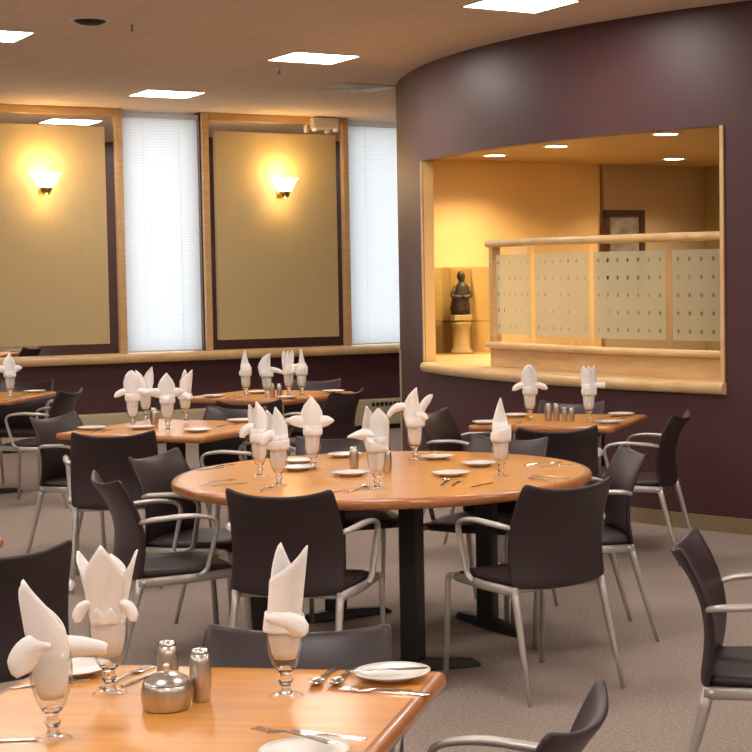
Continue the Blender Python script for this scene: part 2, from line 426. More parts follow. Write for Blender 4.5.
# emergency light above the second mirror
t = thing('emergency_light', 'small twin head emergency light on the frame above the mirror', 'emergency light', W(7.16, FW - 0.052, 3.10), YAW)
bm = bmesh.new(); box(bm, -0.14, 0.14, -0.09, 0.0, 0.0, 0.11); obj('case', bm, M['white_plastic'], t, bevel=0.012)
for x in (-0.115, 0.115):
    bm = bmesh.new(); lathe(bm, [(0, -0.02), (0.024, -0.018), (0.030, 0.0), (0.026, 0.016), (0, 0.022)], 14, x, -0.06, -0.012)
    obj('lamp_head', bm, M['lampwhite'], t, True)

# convector heater along the foot of the window wall
t = thing('baseboard_heater', 'long cream baseboard heater along the foot of the window wall', 'heater', W(6.0, FW, 0.0), YAW)
bm = bmesh.new(); box(bm, -5.0, 4.3, -0.13, 0, 0.05, 0.315); obj('casing', bm, M['heater'], t, bevel=0.015)
bm = bmesh.new(); box(bm, -5.0, 4.3, -0.10, 0, 0.0, 0.05); obj('plinth', bm, M['dark'], t)
for sx in range(2):
    bm = bmesh.new()
    for k in range(9):
        x = 1.62 + sx * 0.8 + k * 0.05
        box(bm, x, x + 0.034, -0.135, -0.128, 0.245, 0.285)
    obj('vent_grille', bm, M['dark'], t)

# ------------------------------------------------------------------ curved purple wall with the serving hatch
RC, CB, AC = 6.5, 10.4, 12.465
def arc(b, o=0.0):               # point on the curved face for room coordinate b, moved o towards the dining room
    r = RC + o; th = math.asin(max(-1, min(1, (b - CB) / RC)))
    return W(AC - r * math.cos(th), CB + r * math.sin(th))
B0, B1 = 6.0, 13.28              # ends of the curve
O0, O1 = 8.26, 11.80            # hatch
Z0, Z1 = 0.925, 2.49
TH = 0.08
def arc_slab(bm, b0, b1, z0, z1, o0, o1, n):
    rings = []
    for k in range(n + 1):
        b = b0 + (b1 - b0) * k / n
        p, q = arc(b, o0), arc(b, o1)
        rings.append([bm.verts.new((p.x, p.y, z0)), bm.verts.new((q.x, q.y, z0)), bm.verts.new((q.x, q.y, z1)), bm.verts.new((p.x, p.y, z1))])
    for i in range(n):
        for k in range(4): bm.faces.new((rings[i][k], rings[i][(k + 1) % 4], rings[i + 1][(k + 1) % 4], rings[i + 1][k]))
    bm.faces.new(rings[0]); bm.faces.new(rings[-1][::-1])
bm = bmesh.new()
arc_slab(bm, B0, O0, 0, HC, 0, -TH, 16); arc_slab(bm, O1, B1, 0, HC, 0, -TH, 14)
arc_slab(bm, O0, O1, 0, Z0 - 0.05, 0, -TH, 30); arc_slab(bm, O0, O1, Z1, HC, 0, -TH, 30)
o = obj('wall_curved', bm, M['purple'], kind='structure'); auto_smooth(o, 30)
# straight continuation beyond the frame
pa = AC - math.sqrt(RC ** 2 - (B0 - CB) ** 2)
bm = bmesh.new(); wbox(bm, pa, 11.0, B0 - 0.16, B0, 0, HC); obj('wall_near', bm, M['purple'], kind='structure')
# return wall: purple to the corridor, yellow to the hatch room
pe = AC - math.sqrt(RC ** 2 - (B1 - CB) ** 2)
bm = bmesh.new(); wbox(bm, pe + 0.02, 11.0, 13.16, 13.28, 0, HC); obj('wall_corridor', bm, M['purple'], kind='structure')
bm = bmesh.new(); wbox(bm, pe + 0.03, 8.6, 13.06, 13.16, 0, 2.6); obj('wall_yellow', bm, M['yellow'], kind='structure')
# skirting
bm = bmesh.new(); arc_slab(bm, B0, B1, 0, 0.095, 0.014, 0.0, 40); o = obj('baseboard_curved', bm, M['skirting'], kind='structure'); auto_smooth(o, 30)
# hatch room: soffit, back walls
bm = bmesh.new(); wbox(bm, 6.0, 11.0, B0, 13.16, 2.6, 2.68)
rm = [v for v in bm.verts]
bm.free(); bm = bmesh.new()
poly = [arc(O0 - 1.6 + (13.16 - O0 + 1.6) * k / 24, -TH) for k in range(25)]
poly = [(p.x, p.y) for p in poly] + [tuple(W(11.0, 13.16)[:2]), tuple(W(11.0, O0 - 1.6)[:2])]
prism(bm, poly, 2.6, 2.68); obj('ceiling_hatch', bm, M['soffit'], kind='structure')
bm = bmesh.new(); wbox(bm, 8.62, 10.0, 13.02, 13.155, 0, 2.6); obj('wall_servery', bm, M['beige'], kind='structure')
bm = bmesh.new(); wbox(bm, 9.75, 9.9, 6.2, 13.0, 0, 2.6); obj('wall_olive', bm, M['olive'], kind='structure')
bm = bmesh.new(); wbox(bm, 7.6, 11.0, 6.3, 6.45, 0, 2.6); obj('wall_service', bm, M['beige'], kind='structure')
# jambs: yellow reveals with a thin wood edge
for nm, b, q in (('trim_reveal_far', O1, 1), ('trim_reveal_near', O0, -1)):
    bm = bmesh.new(); arc_slab(bm, min(b, b - 0.006 * q), max(b, b - 0.006 * q), Z0, Z1, -0.004, -TH - 0.004, 1); obj(nm, bm, M['yellow'], kind='structure')
for nm, b, q in (('trim_jamb_far', O1, 1), ('trim_jamb_near', O0, -1)):
    bm = bmesh.new(); arc_slab(bm, min(b + 0.018 * q, b - 0.006 * q), max(b + 0.018 * q, b - 0.006 * q), Z0, Z1, 0.014, 0.0005, 1); obj(nm, bm, M['maple_sill'], kind='structure')
# sill board with rounded nose
bm = nosed(lambda t, o: arc(t, o), [O0 - 0.025 + (O1 - O0 - 0.015) * k / 40 for k in range(41)], Z0 - 0.075, Z0, 0.055, 0.30)
o = obj('trim_sill', bm, M['maple_sill'], kind='structure'); auto_smooth(o)
# deep counter inside the open end of the hatch
bm = bmesh.new()
cp = [arc(10.88 + (13.04 - 10.88) * k / 12, -TH - 0.002) for k in range(13)]
poly = [(p.x, p.y) for p in cp] + [tuple(W(7.6, 13.04)[:2]), tuple(W(7.6, 10.88)[:2])]
prism(bm, poly, Z0 - 0.055, Z0 - 0.003)
o = obj('serving_counter', bm, M['maple_sill']); tag(o, 'pale wood counter in the open left end of the serving hatch', 'counter')
# curved screen: riser, rails, post, dotted glass panels
t = thing('glass_screen', 'curved low screen of dotted frosted glass between wooden rails in the hatch', 'screen', (0, 0, 0))
S0, S1 = 7.95, 10.90
bm = bmesh.new(); arc_slab(bm, S0, S1, Z0 + 0.001, 1.06, -0.20, -0.235, 30); auto_smooth(obj('riser', bm, M['maple'], t), 30)
bm = nosed(lambda b, o: arc(b, o - 0.235), [S0 + (S1 + 0.03 - S0) * k / 30 for k in range(31)], 1.061, 1.105, 0.07, 0.04); auto_smooth(obj('bottom_rail', bm, M['maple_sill'], t))
bm = nosed(lambda b, o: arc(b, o - 0.235), [S0 + (S1 + 0.03 - S0) * k / 30 for k in range(31)], 1.80, 1.855, 0.06, 0.05); auto_smooth(obj('cap_rail', bm, M['maple_sill'], t))
bm = bmesh.new(); arc_slab(bm, S1 - 0.05, S1 + 0.005, 1.105, 1.80, -0.20, -0.27, 2); obj('post', bm, M['maple'], t)
def unpx(px):                    # numeric boundaries of the panes along the curve
    return px
panes = [(10.84, 10.30, 6, 5), (10.25, 9.585, 7, 5), (9.545, 8.855, 7, 5), (8.805, 8.14, 7, 5)]
for (b1, b0, nu, nv) in panes:
    bm = bmesh.new(); arc_slab(bm, b0, b1, 1.107, 1.798, -0.226, -0.232, 10); g = obj('glass_pane', bm, M['glass'], t); auto_smooth(g, 30)
    bm = bmesh.new(); uvl = bm.loops.layers.uv.new('UVMap'); n = 10; rows = []
    for k in range(n + 1):
        b = b0 + 0.004 + (b1 - b0 - 0.008) * k / n; p = arc(b, -0.2245)
        rows.append((bm.verts.new((p.x, p.y, 1.165)), bm.verts.new((p.x, p.y, 1.745))))
    for k in range(n):
        f = bm.faces.new((rows[k][0], rows[k + 1][0], rows[k + 1][1], rows[k][1]))
        for l, (u, v) in zip(f.loops, ((k, 0), (k + 1, 0), (k + 1, 1), (k, 1))):
            l[uvl].uv = (u / n * nu, v * nv)
    obj('frosted_film', bm, M['frosted'], g)
# recessed lights in the hatch soffit
def downlight(p, label):
    t = thing('recessed_downlight', label, 'downlight', (p[0], p[1], 2.6), 0, 'downlights in the hatch soffit')
    bm = bmesh.new(); lathe(bm, [(0.085, -0.004), (0.11, -0.006), (0.112, 0.0)], 24); obj('trim_ring', bm, M['white_plastic'], t, True)
    bm = bmesh.new(); lathe(bm, [(0.0, -0.003), (0.085, -0.004)], 24); obj('lens', bm, M['downlight'], t)
    l = bpy.data.lights.new('downlight_beam', 'SPOT'); l.energy = DL; l.color = (1.0, 0.76, 0.46); l.spot_size = math.radians(140); l.spot_blend = 0.9; l.shadow_soft_size = 0.07
    lo = bpy.data.objects.new('downlight_beam', l); COL.objects.link(lo); lo.parent = t; lo.location = (0, 0, -0.02)
DL = 80
for p, lab in (((-0.56, 14.3), 'lit round downlight nearest the left end of the hatch soffit'), ((-0.040, 13.35), 'lit round downlight, second from the left in the hatch soffit'), ((0.755, 12.3), 'lit round downlight at the front edge of the soffit near its right end'), ((0.99, 15.0), 'lit round downlight further back in the hatch soffit at the right')):
    downlight(p, lab)
# framed picture on the servery wall
t = thing('framed_picture', 'dark framed picture on the beige wall behind the glass screen', 'picture', W(8.82, 13.02, 1.83), YAW)
bm = bmesh.new()
for q in ((-0.22, 0.22, 0.30, 0.35), (-0.22, 0.22, -0.35, -0.30), (-0.22, -0.17, -0.30, 0.30), (0.17, 0.22, -0.30, 0.30)):
    box(bm, q[0], q[1], -0.05, -0.001, q[2], q[3])
obj('frame', bm, M['frame_dark'], t)
bm = bmesh.new(); box(bm, -0.17, 0.17, -0.02, -0.002, -0.30, 0.30); obj('print', bm, M['picture'], t)
# display case with a small carved figure
t = thing('display_case', 'clear acrylic display case against the yellow wall in the hatch', 'display case', W(7.02, 12.86, Z0 - 0.002), YAW)
for (nm, q) in (('side_wall', (-0.215, -0.209, -0.19, 0.19, 0, 0.74)), ('side_wall', (0.209, 0.215, -0.19, 0.19, 0, 0.74)), ('front_wall', (-0.209, 0.209, -0.19, -0.184, 0, 0.74)), ('rear_wall', (-0.209, 0.209, 0.184, 0.19, 0, 0.74)), ('lid', (-0.215, 0.215, -0.19, 0.19, 0.74, 0.747)), ('shelf', (-0.209, 0.209, -0.184, 0.184, 0.275, 0.283))):
    bm = bmesh.new(); box(bm, *q); obj(nm, bm, M['acrylic'], t)
fz = Z0 - 0.002
fp = W(7.02, 12.86)
t = thing('pedestal', 'pale round pedestal inside the clear display case under its shelf', 'pedestal', (fp.x, fp.y, fz), 0)
bm = bmesh.new(); lathe(bm, [(0.0, 0.0), (0.10, 0.0), (0.10, 0.02), (0.075, 0.04), (0.07, 0.22), (0.085, 0.25), (0.085, 0.274), (0, 0.274)], 24); obj('column', bm, M['plinth'], t, True)
t = thing('figurine', 'small dark carved robed figurine on the shelf of the display case', 'figurine', (fp.x, fp.y, fz + 0.284), 0.3)
bm = bmesh.new(); box(bm, -0.075, 0.085, -0.06, 0.06, 0, 0.05); obj('base', bm, M['plinth'], t, bevel=0.008)
bm = bmesh.new()
n = 16; rings = []
for (z, rx, ry, dx) in ((0.05, 0.085, 0.06, 0.0), (0.11, 0.088, 0.065, -0.005), (0.17, 0.078, 0.06, -0.002), (0.23, 0.066, 0.055, 0.006), (0.285, 0.062, 0.05, 0.012), (0.315, 0.045, 0.04, 0.012), (0.33, 0.024, 0.024, 0.01), (0.345, 0.026, 0.028, 0.006), (0.37, 0.036, 0.038, 0.004), (0.40, 0.034, 0.036, 0.004), (0.425, 0.018, 0.02, 0.004)):
    rings.append([bm.verts.new((dx + rx * (1 + 0.06 * math.sin(5 * 2 * PI * k / n) * (z < 0.25)) * math.cos(2 * PI * k / n), ry * math.sin(2 * PI * k / n), z)) for k in range(n)])
for i in range(len(rings) - 1):
    for k in range(n): bm.faces.new((rings[i][k], rings[i][(k + 1) % n], rings[i + 1][(k + 1) % n], rings[i + 1][k]))
bm.faces.new(rings[0][::-1]); bm.faces.new(rings[-1])
body = obj('body', bm, M['bronze'], t, True)
for s in (-1, 1):
    bm = bmesh.new(); tube(bm, bend([(s * 0.058 + 0.01, 0, 0.29), (s * 0.088, -0.01, 0.21), (s * 0.01, -0.07, 0.20)], 0.03), [0.022, 0.021, 0.02, 0.02, 0.02, 0.019, 0.018, 0.015][:8] if False else 0.019, 8); obj('arm', bm, M['bronze'], t, True)
# pale guard on the far end of the curved wall
p = arc(B1 - 0.19, 0.002)
bm = bmesh.new(); arc_slab(bm, B1 - 0.30, B1 - 0.21, 0.096, 0.96, 0.012, 0.0005, 2); o = obj('corner_guard', bm, M['heater']); tag(o, 'narrow cream guard strip at the far end of the purple wall', 'wall guard')

# ------------------------------------------------------------------ ceiling fittings
def light_panel(a, b, label, vis=True):
    t = thing('ceiling_light', label, 'ceiling light', W(a, b, HC), YAW, 'square light panels in the ceiling')
    bm = bmesh.new(); h = 0.265
    for q in ((-h, h, h - 0.012, h), (-h, h, -h, -h + 0.012), (-h, -h + 0.012, -h + 0.012, h - 0.012), (h - 0.012, h, -h + 0.012, h - 0.012)):
        box(bm, q[0], q[1], q[2], q[3], -0.006, 0)
    obj('frame', bm, M['white_plastic'], t)
    bm = bmesh.new(); box(bm, -h + 0.012, h - 0.012, -h + 0.012, h - 0.012, -0.004, 0.0); obj('diffuser', bm, M['lightpanel'], t)
lab_seen = {(5.175, 11.7): 'bright square ceiling light in front of the second straw wall panel', (5.035, 14.55): 'bright square ceiling light nearest the window wall, before the middle blind',
            (5.24, 8.80): 'bright square ceiling light nearest the curved purple wall, at the top', (2.77, 11.57): 'bright square ceiling light at the left, before the left mirror'}
for (a, b), lab in lab_seen.items(): light_panel(a, b, lab)
LIDX = 0
for a in (-2.2, 0.3, 2.77, 5.24):
    for b in (-2.6, 0.3, 3.15, 5.95, 8.80, 11.57):
        if (round(a, 2), b) in ((5.24, 8.80), (2.77, 11.57), (5.24, 11.57)): continue
        light_panel(a, b, 'square ceiling light outside the view above the tables')
for (a, b) in ((7.7, 0.3), (7.7, 3.15), (7.7, -2.6), (9.2, 14.7)): light_panel(a, b, 'square ceiling light outside the view above the tables')

t = thing('ceiling_speaker', 'round dark rimmed speaker in the ceiling at the upper left', 'speaker', W(3.19, 10.62, HC), 0)
bm = bmesh.new(); lathe(bm, [(0.0, -0.03), (0.06, -0.028), (0.095, -0.012), (0.10, 0.0)], 24); obj('grille', bm, M['dark'], t, True)
bm = bmesh.new(); lathe(bm, [(0.10, -0.008), (0.125, -0.006), (0.13, 0.0)], 24); obj('rim', bm, M['white_plastic'], t, True)
def sprinkler(a, b, lab):
    t = thing('sprinkler_head', lab, 'sprinkler', W(a, b, HC), 0, 'sprinkler heads in the ceiling')
    bm = bmesh.new(); lathe(bm, [(0.0, -0.012), (0.028, -0.01), (0.036, 0.0)], 16); obj('escutcheon', bm, M['white_plastic'], t, True)
    bm = bmesh.new(); lathe(bm, [(0, -0.06), (0.022, -0.058), (0.022, -0.054), (0.008, -0.05), (0.008, -0.012), (0, -0.012)], 12); obj('nozzle', bm, M['steel'], t, True)
sprinkler(5.19, 12.39, 'small sprinkler head on the ceiling just beyond the light before the second panel')
sprinkler(3.46, 10.63, 'small sprinkler head on the ceiling right of the dark round speaker')
t = thing('air_vent', 'square ceiling air vent close to the top of the curved purple wall', 'vent', W(6.3, 13.33, HC), YAW)
for k in range(5):
    h = 0.25 - k * 0.05; bm = bmesh.new()
    for q in ((-h, h, h - 0.022, h), (-h, h, -h, -h + 0.022), (-h, -h + 0.022, -h + 0.022, h - 0.022), (h - 0.022, h, -h + 0.022, h - 0.022)):
        box(bm, q[0], q[1], q[2], q[3], -0.012 - 0.003 * k, 0)
    obj('louvre', bm, M['white_plastic'], t)

# ------------------------------------------------------------------ chairs
def chair_proto():
    t = thing('dining_armchair', '', 'chair', (0, 0, 0), 0, 'dark plum armchairs with silver frames')
    # back shell: lumbar bow, swept back top, horned upper corners
    prof = [(0.425, -0.205), (0.46, -0.200), (0.50, -0.193), (0.55, -0.190), (0.60, -0.194), (0.65, -0.205), (0.70, -0.224), (0.745, -0.248), (0.785, -0.274), (0.815, -0.296)]
    bm = bmesh.new(); nu = 14; rows = []
    for j, (z, y) in enumerate(prof):
        v = j / (len(prof) - 1); hw = 0.222 + 0.008 * math.sin(v * PI) - 0.012 * v
        row = []
        for k in range(nu + 1):
            u = -1 + 2 * k / nu
            zz = z + (0.034 * (abs(u) ** 2.6) - 0.018) * max(0, (v - 0.55) / 0.45) ** 1.5 + (-0.018 * (1 - u * u)) * max(0, 1 - v * 5)
            row.append(bm.verts.new((u * hw, y + 0.045 * u * u * (0.6 + 0.4 * v), zz)))
        rows.append(row)
    for j in range(len(rows) - 1):
        for k in range(nu): bm.faces.new((rows[j][k], rows[j][k + 1], rows[j + 1][k + 1], rows[j + 1][k]))
    obj('backrest', bm, M['shell'], t, True, solid=0.020, sub=1)
    # seat pad, slightly dished with a falling front edge
    bm = bmesh.new(); nx, ny = 10, 10; top = []; low = []
    for j in range(ny + 1):
        rt, rl = [], []
        for k in range(nx + 1):
            u = -1 + 2 * k / nx; v = -1 + 2 * j / ny
            uu, vv = u * math.sqrt(1 - 0.18 * v * v), v * math.sqrt(1 - 0.18 * u * u)
            x, y = uu * 0.225, 0.012 + vv * 0.215
            z = 0.462 - 0.012 * (1 - u * u) * (1 - v * v) - 0.022 * max(0, v - 0.4) ** 2 * 2.2
            edge = max(abs(u), abs(v))
            rt.append(bm.verts.new((x, y, z - (0.008 if edge > 0.99 else 0)))); rl.append(bm.verts.new((x * 0.97, y * 0.97, z - 0.032)))
        top.append(rt); low.append(rl)
    for j in range(ny):
        for k in range(nx):
            bm.faces.new((top[j][k], top[j][k + 1], top[j + 1][k + 1], top[j + 1][k])); bm.faces.new((low[j][k], low[j + 1][k], low[j + 1][k + 1], low[j][k + 1]))
    for k in range(nx):
        bm.faces.new((top[0][k], low[0][k], low[0][k + 1], top[0][k + 1])); bm.faces.new((top[ny][k], top[ny][k + 1], low[ny][k + 1], low[ny][k]))
    for j in range(ny):
        bm.faces.new((top[j][0], top[j + 1][0], low[j + 1][0], low[j][0])); bm.faces.new((top[j][nx], low[j][nx], low[j + 1][nx], top[j + 1][nx]))
    obj('seat', bm, M['seatmat'], t, True)
    # seat frame: side rails and two cross bars
    bm = bmesh.new()
    for s in (-1, 1):
        tube(bm, [(s * 0.232, 0.185, 0.425), (s * 0.230, 0.0, 0.417), (s * 0.212, -0.185, 0.412)], 0.016, 10, (0.7, 1.15))
    tube(bm, [(-0.225, 0.15, 0.415), (0.225, 0.15, 0.415)], 0.010, 8); tube(bm, [(-0.225, -0.165, 0.412), (0.225, -0.165, 0.412)], 0.012, 8)
    obj('seat_frame', bm, M['silver'], t, True)
    for s in (-1, 1):
        bm = bmesh.new(); tube(bm, bend([(s * 0.236, 0.262, 0.0), (s * 0.232, 0.240, 0.425), (s * 0.232, 0.185, 0.425)], 0.05, 6), 0.0112, 10, (1, 1.1)); obj('leg', bm, M['silver'], t, True)
    for s in (-1, 1):
        bm = bmesh.new(); tube(bm, [(s * 0.205, -0.172, 0.425), (s * 0.207, -0.190, 0.36), (s * 0.214, -0.238, 0.18), (s * 0.222, -0.290, 0.0)], [0.020, 0.0175, 0.013, 0.0095], 10, (0.85, 0.9)); obj('leg', bm, M['silver'], t, True)
    for s in (-1, 1):
        bm = bmesh.new()
        path = bend([(s * 0.242, 0.045, 0.425), (s * 0.246, 0.080, 0.445), (s * 0.262, 0.130, 0.652), (s * 0.262, 0.02, 0.672), (s * 0.246, -0.135, 0.662), (s * 0.218, -0.172, 0.652)], 0.05, 5)
        n = len(path); rr = [0.0105 + 0.002 * max(0, min(1, (i / n - 0.45) * 5)) * max(0, min(1, (0.98 - i / n) * 6)) for i in range(n)]
        tube(bm, path, rr, 10, (1.25, 0.85)); obj('armrest', bm, M['silver'], t, True)
    return t
CH = chair_proto()
chairs = [  # back-top centre x, y, facing x, y, label
 (-1.065, 6.17, 0.20, 0.98, 'dark armchair seen from behind at the front of the round table, left one'),
 (0.035, 6.33, -0.60, 0.80, 'dark armchair seen from behind at the front right of the round table'),
 (-1.86, 6.69, 0.88, 0.475, 'dark armchair at the near left of the round table, backrest seen edge on'),
 (-1.88, 7.58, 0.955, -0.30, 'armchair at the far left of the round table, half hidden by the chair before it'),
 (-1.13, 8.35, 0.32, -0.95, 'armchair behind the round table, its seat and legs seen under the tabletop'),
 (-0.25, 8.20, -0.43, -0.90, 'grey lit armchair behind the right half of the round table'),
 (0.34, 7.50, -0.97, -0.23, 'armchair at the right end of the round table, facing left'),
 (-1.50, 9.22, -0.97, 0.20, 'armchair right of the middle left square table, only its silver arm showing'),
 (-0.80, 9.80, 0.93, -0.36, 'armchair at the left end of the table under the serving hatch'),
 (-0.03, 8.60, -0.16, 0.985, 'black backed armchair before the table under the serving hatch'),
 (0.68, 9.40, -0.96, 0.28, 'armchair against the purple wall, right of the table under the hatch'),
 (0.325, 4.96, 0.985, -0.17, 'armchair alone at the right edge of the room, facing right'),
 (0.05, 3.025, -0.97, 0.24, 'armchair at the right side of the nearest table, at the bottom'),
 (-0.600, 3.800, -0.04, -1.0, 'armchair facing the camera at the far side of the nearest table'),
 (-1.63, 4.90, -0.60, 0.80, 'black backed armchair at the left edge behind the nearest napkins'),
 (-3.47, 12.0, -0.99, 0.10, 'armchair by the window wall at the right of the leftmost table'),
 (-3.00, 9.80, 0.93, -0.36, 'armchair at the left end of the middle left square table'),
 (-2.31, 8.62, -0.20, 0.98, 'black backed armchair in front of the middle left square table'),
 (-2.00, 10.72, -0.25, 0.97, 'black backed armchair in front of the table nearest the window ledge'),
 (-1.46, 11.62, -0.91, 0.42, 'armchair at the right end of the table nearest the window ledge'),
 (-1.90, 12.98, -0.20, -0.98, 'armchair on the far side of the table nearest the window ledge'),
 (-4.20, 13.25, 0.0, -1.0, 'armchair on the far side of the leftmost table'),
 (-1.98, 10.32, -0.34, -0.94, 'armchair on the far side of the middle left square table'),
 (0.06, 10.42, -0.26, -0.96, 'armchair on the far side of the table under the serving hatch'),
]
for i, (x, y, fx, fy, lab) in enumerate(chairs):
    l = math.hypot(fx, fy); fx /= l; fy /= l
    loc = (x + 0.285 * fx, y + 0.285 * fy, 0); rz = math.atan2(-fx, fy)
    if i == 0: CH.location = loc; CH.rotation_euler = (0, 0, rz); CH['label'] = lab
    else: dup(CH, loc, rz, lab)

# ------------------------------------------------------------------ tables
def column(bm, x, y, r=0.04):
    box(bm, x - r, x + r, y - r, y + r, 0.03, TT - 0.05)
def foot_bar(t, x, y, ang, hl):
    bm = bmesh.new(); c, s = math.cos(ang), math.sin(ang)
    f = lambda u, v, z: (x + u * c - v * s, y + u * s + v * c, z)
    pr = [(-hl, 0.012, 0.018), (-hl + 0.04, 0.035, 0.028), (0, 0.05, 0.04), (hl - 0.04, 0.035, 0.028), (hl, 0.012, 0.018)]
    rings = []
    for (u, z, w) in pr:
        rings.append([bm.verts.new(f(u, -w, 0.0)), bm.verts.new(f(u, w, 0.0)), bm.verts.new(f(u, w * 0.8, z)), bm.verts.new(f(u, -w * 0.8, z))])
    for i in range(len(rings) - 1):
        for k in range(4): bm.faces.new((rings[i][k], rings[i][(k + 1) % 4], rings[i + 1][(k + 1) % 4], rings[i + 1][k]))
    bm.faces.new(rings[0]); bm.faces.new(rings[-1][::-1])
    obj('foot', bm, M['black_iron'], t, bevel=0.006)
def top_ring(poly_fn, z0, z1, n, lip):
    """edge band with a half round outside following poly_fn(i, inset)"""
    bm = bmesh.new(); h = (z1 - z0) / 2
    prof = [(lip, z0)] + [(h * 0.8 - h * 0.8 * math.cos(-PI / 2 + PI * k / 8), (z0 + z1) / 2 + h * math.sin(-PI / 2 + PI * k / 8)) for k in range(9)] + [(lip, z1)]
    rings = [[bm.verts.new((*poly_fn(i, o), z)) for (o, z) in prof] for i in range(n)]
    m = len(prof)
    for i in range(n):
        A, B = rings[i], rings[(i + 1) % n]
        for k in range(m): bm.faces.new((A[k], A[(k + 1) % m], B[(k + 1) % m], B[k]))
    return bm
HT = 0.455
def square_table(cx, cy, yaw, label, base, hs=HT):
    t = thing('square_dining_table', label, 'table', (cx, cy, 0), yaw, 'square orange wood dining tables')
    r = 0.03; seg = 6
    cor = [(hs - r, hs - r, 0), (-hs + r, hs - r, PI / 2), (-hs + r, -hs + r, PI), (hs - r, -hs + r, 1.5 * PI)]
    pts = [(x, y, a + PI / 2 * k / seg) for (x, y, a) in cor for k in range(seg + 1)]
    fn = lambda i, o: (pts[i][0] + (r - o) * math.cos(pts[i][2]), pts[i][1] + (r - o) * math.sin(pts[i][2]))
    bm = bmesh.new(); prism(bm, [fn(i, 0.025) for i in range(len(pts))], TT - 0.030, TT); obj('tabletop', bm, M['table'], t)
    auto_smooth(obj('edge_band', top_ring(fn, TT - 0.036, TT, len(pts), 0.026), M['table_edge'], t))
    if base == 'cross':
        bm = bmesh.new(); column(bm, 0, 0); obj('column', bm, M['black_iron'], t, bevel=0.006)
        for a in (PI / 4, 3 * PI / 4): foot_bar(t, 0, 0, a, 0.34)
        bm = bmesh.new(); box(bm, -0.2, 0.2, -0.2, 0.2, TT - 0.05, TT - 0.036); obj('top_plate', bm, M['black_iron'], t)
    else:
        for s in (-1, 1):
            bm = bmesh.new(); column(bm, s * 0.36, 0.27 if s > 0 else -0.27, 0.03); obj('column', bm, M['black_iron'], t, bevel=0.006)
            foot_bar(t, s * 0.36, 0.27 if s > 0 else -0.27, PI / 2, 0.17)
            bm = bmesh.new(); box(bm, s * 0.36 - 0.04, s * 0.36 + 0.04, -0.38, 0.38, TT - 0.05, TT - 0.036); obj('top_plate', bm, M['black_iron'], t)
    return t
def sq_from_right(trx, tryy, yaw, near, HT=HT):
    """centre of a square table from its right-hand corner (near=True: the corner closest to the camera on the right)"""
    u = Vector((math.cos(yaw), math.sin(yaw))); v = Vector((-math.sin(yaw), math.cos(yaw)))
    p = Vector((trx, tryy)) - u * HT
    p = p + v * HT if near else p - v * HT
    return p.x, p.y
TABS = {}
def mk(name, x, y, deg, near, label, base='cross', hs=HT):
    yaw = math.radians(deg); c = sq_from_right(x, y, yaw, near, hs); TABS[name] = (c[0], c[1], yaw, hs); square_table(c[0], c[1], yaw, label, base, hs)
mk('front', -0.257, 3.635, -8, False, 'nearest square orange wood table in the bottom left corner', 'tee')
mk('t2', -1.95, 9.085, -20, True, 'square orange wood table at middle left, behind the left chairs of the round table', hs=0.48)
mk('t3', -1.934, 11.733, -25, True, 'square orange wood table nearest the window ledge, in the middle')
mk('t4', 0.27, 9.38, -16, True, 'square orange wood table under the serving hatch', hs=0.43)
mk('t5', -3.95, 12.05, -4, True, 'leftmost square orange wood table by the window wall')
# table at the left edge, only its corner peeps in
cu = Vector((0.8, 0.6)); cv = Vector((-0.6, 0.8)); cc = Vector((-1.865, 5.6)) - cu * HT + cv * HT
TABS['t6'] = (cc.x, cc.y, math.atan2(0.6, 0.8), HT); square_table(cc.x, cc.y, math.atan2(0.6, 0.8), 'square orange wood table at the left edge, only its red brown corner showing', 'cross')
# round table
RX, RY, RR = -0.79, 7.35, 0.908
t = thing('round_dining_table', 'large round orange wood dining table in the middle of the room', 'table', (RX, RY, 0), -0.35)
fn = lambda i, o: ((RR - o) * math.cos(2 * PI * i / 96), (RR - o) * math.sin(2 * PI * i / 96))
bm = bmesh.new(); prism(bm, [fn(i, 0.03) for i in range(96)], TT - 0.03, TT); auto_smooth(obj('tabletop', bm, M['table'], t))
auto_smooth(obj('edge_band', top_ring(fn, TT - 0.042, TT, 96, 0.031), M['table_edge'], t))
for (wx, wy) in ((-0.36, 7.63), (-0.625, 6.79), (-1.265, 6.95), (-1.08, 7.85)):
    d = Vector((wx - RX, wy - RY)); c, s = math.cos(0.35), math.sin(0.35); lx, ly = d.x * c - d.y * s, d.x * s + d.y * c
    bm = bmesh.new(); box(bm, lx - 0.04, lx + 0.04, ly - 0.04, ly + 0.04, 0.03, TT - 0.05); obj('column', bm, M['black_iron'], t, bevel=0.008)
    foot_bar(t, lx, ly, math.atan2(ly, lx) + PI / 2, 0.28)
    bm = bmesh.new(); box(bm, lx - 0.16, lx + 0.16, ly - 0.16, ly + 0.16, TT - 0.05, TT - 0.038); obj('top_plate', bm, M['black_iron'], t)
TABS['round'] = (RX, RY, 0, None)
def clamp(tab, x, y, m):
    cx, cy, yaw, hs = TABS[tab]
    if hs is None:
        d = Vector((x - cx, y - cy)); l = d.length
        if l > RR - m: d *= (RR - m) / l
        return cx + d.x, cy + d.y
    c, s = math.cos(yaw), math.sin(yaw); lx = (x - cx) * c + (y - cy) * s; ly = -(x - cx) * s + (y - cy) * c
    lx = max(-hs + m, min(hs - m, lx)); ly = max(-hs + m, min(hs - m, ly))
    return cx + lx * c - ly * s, cy + lx * s + ly * c

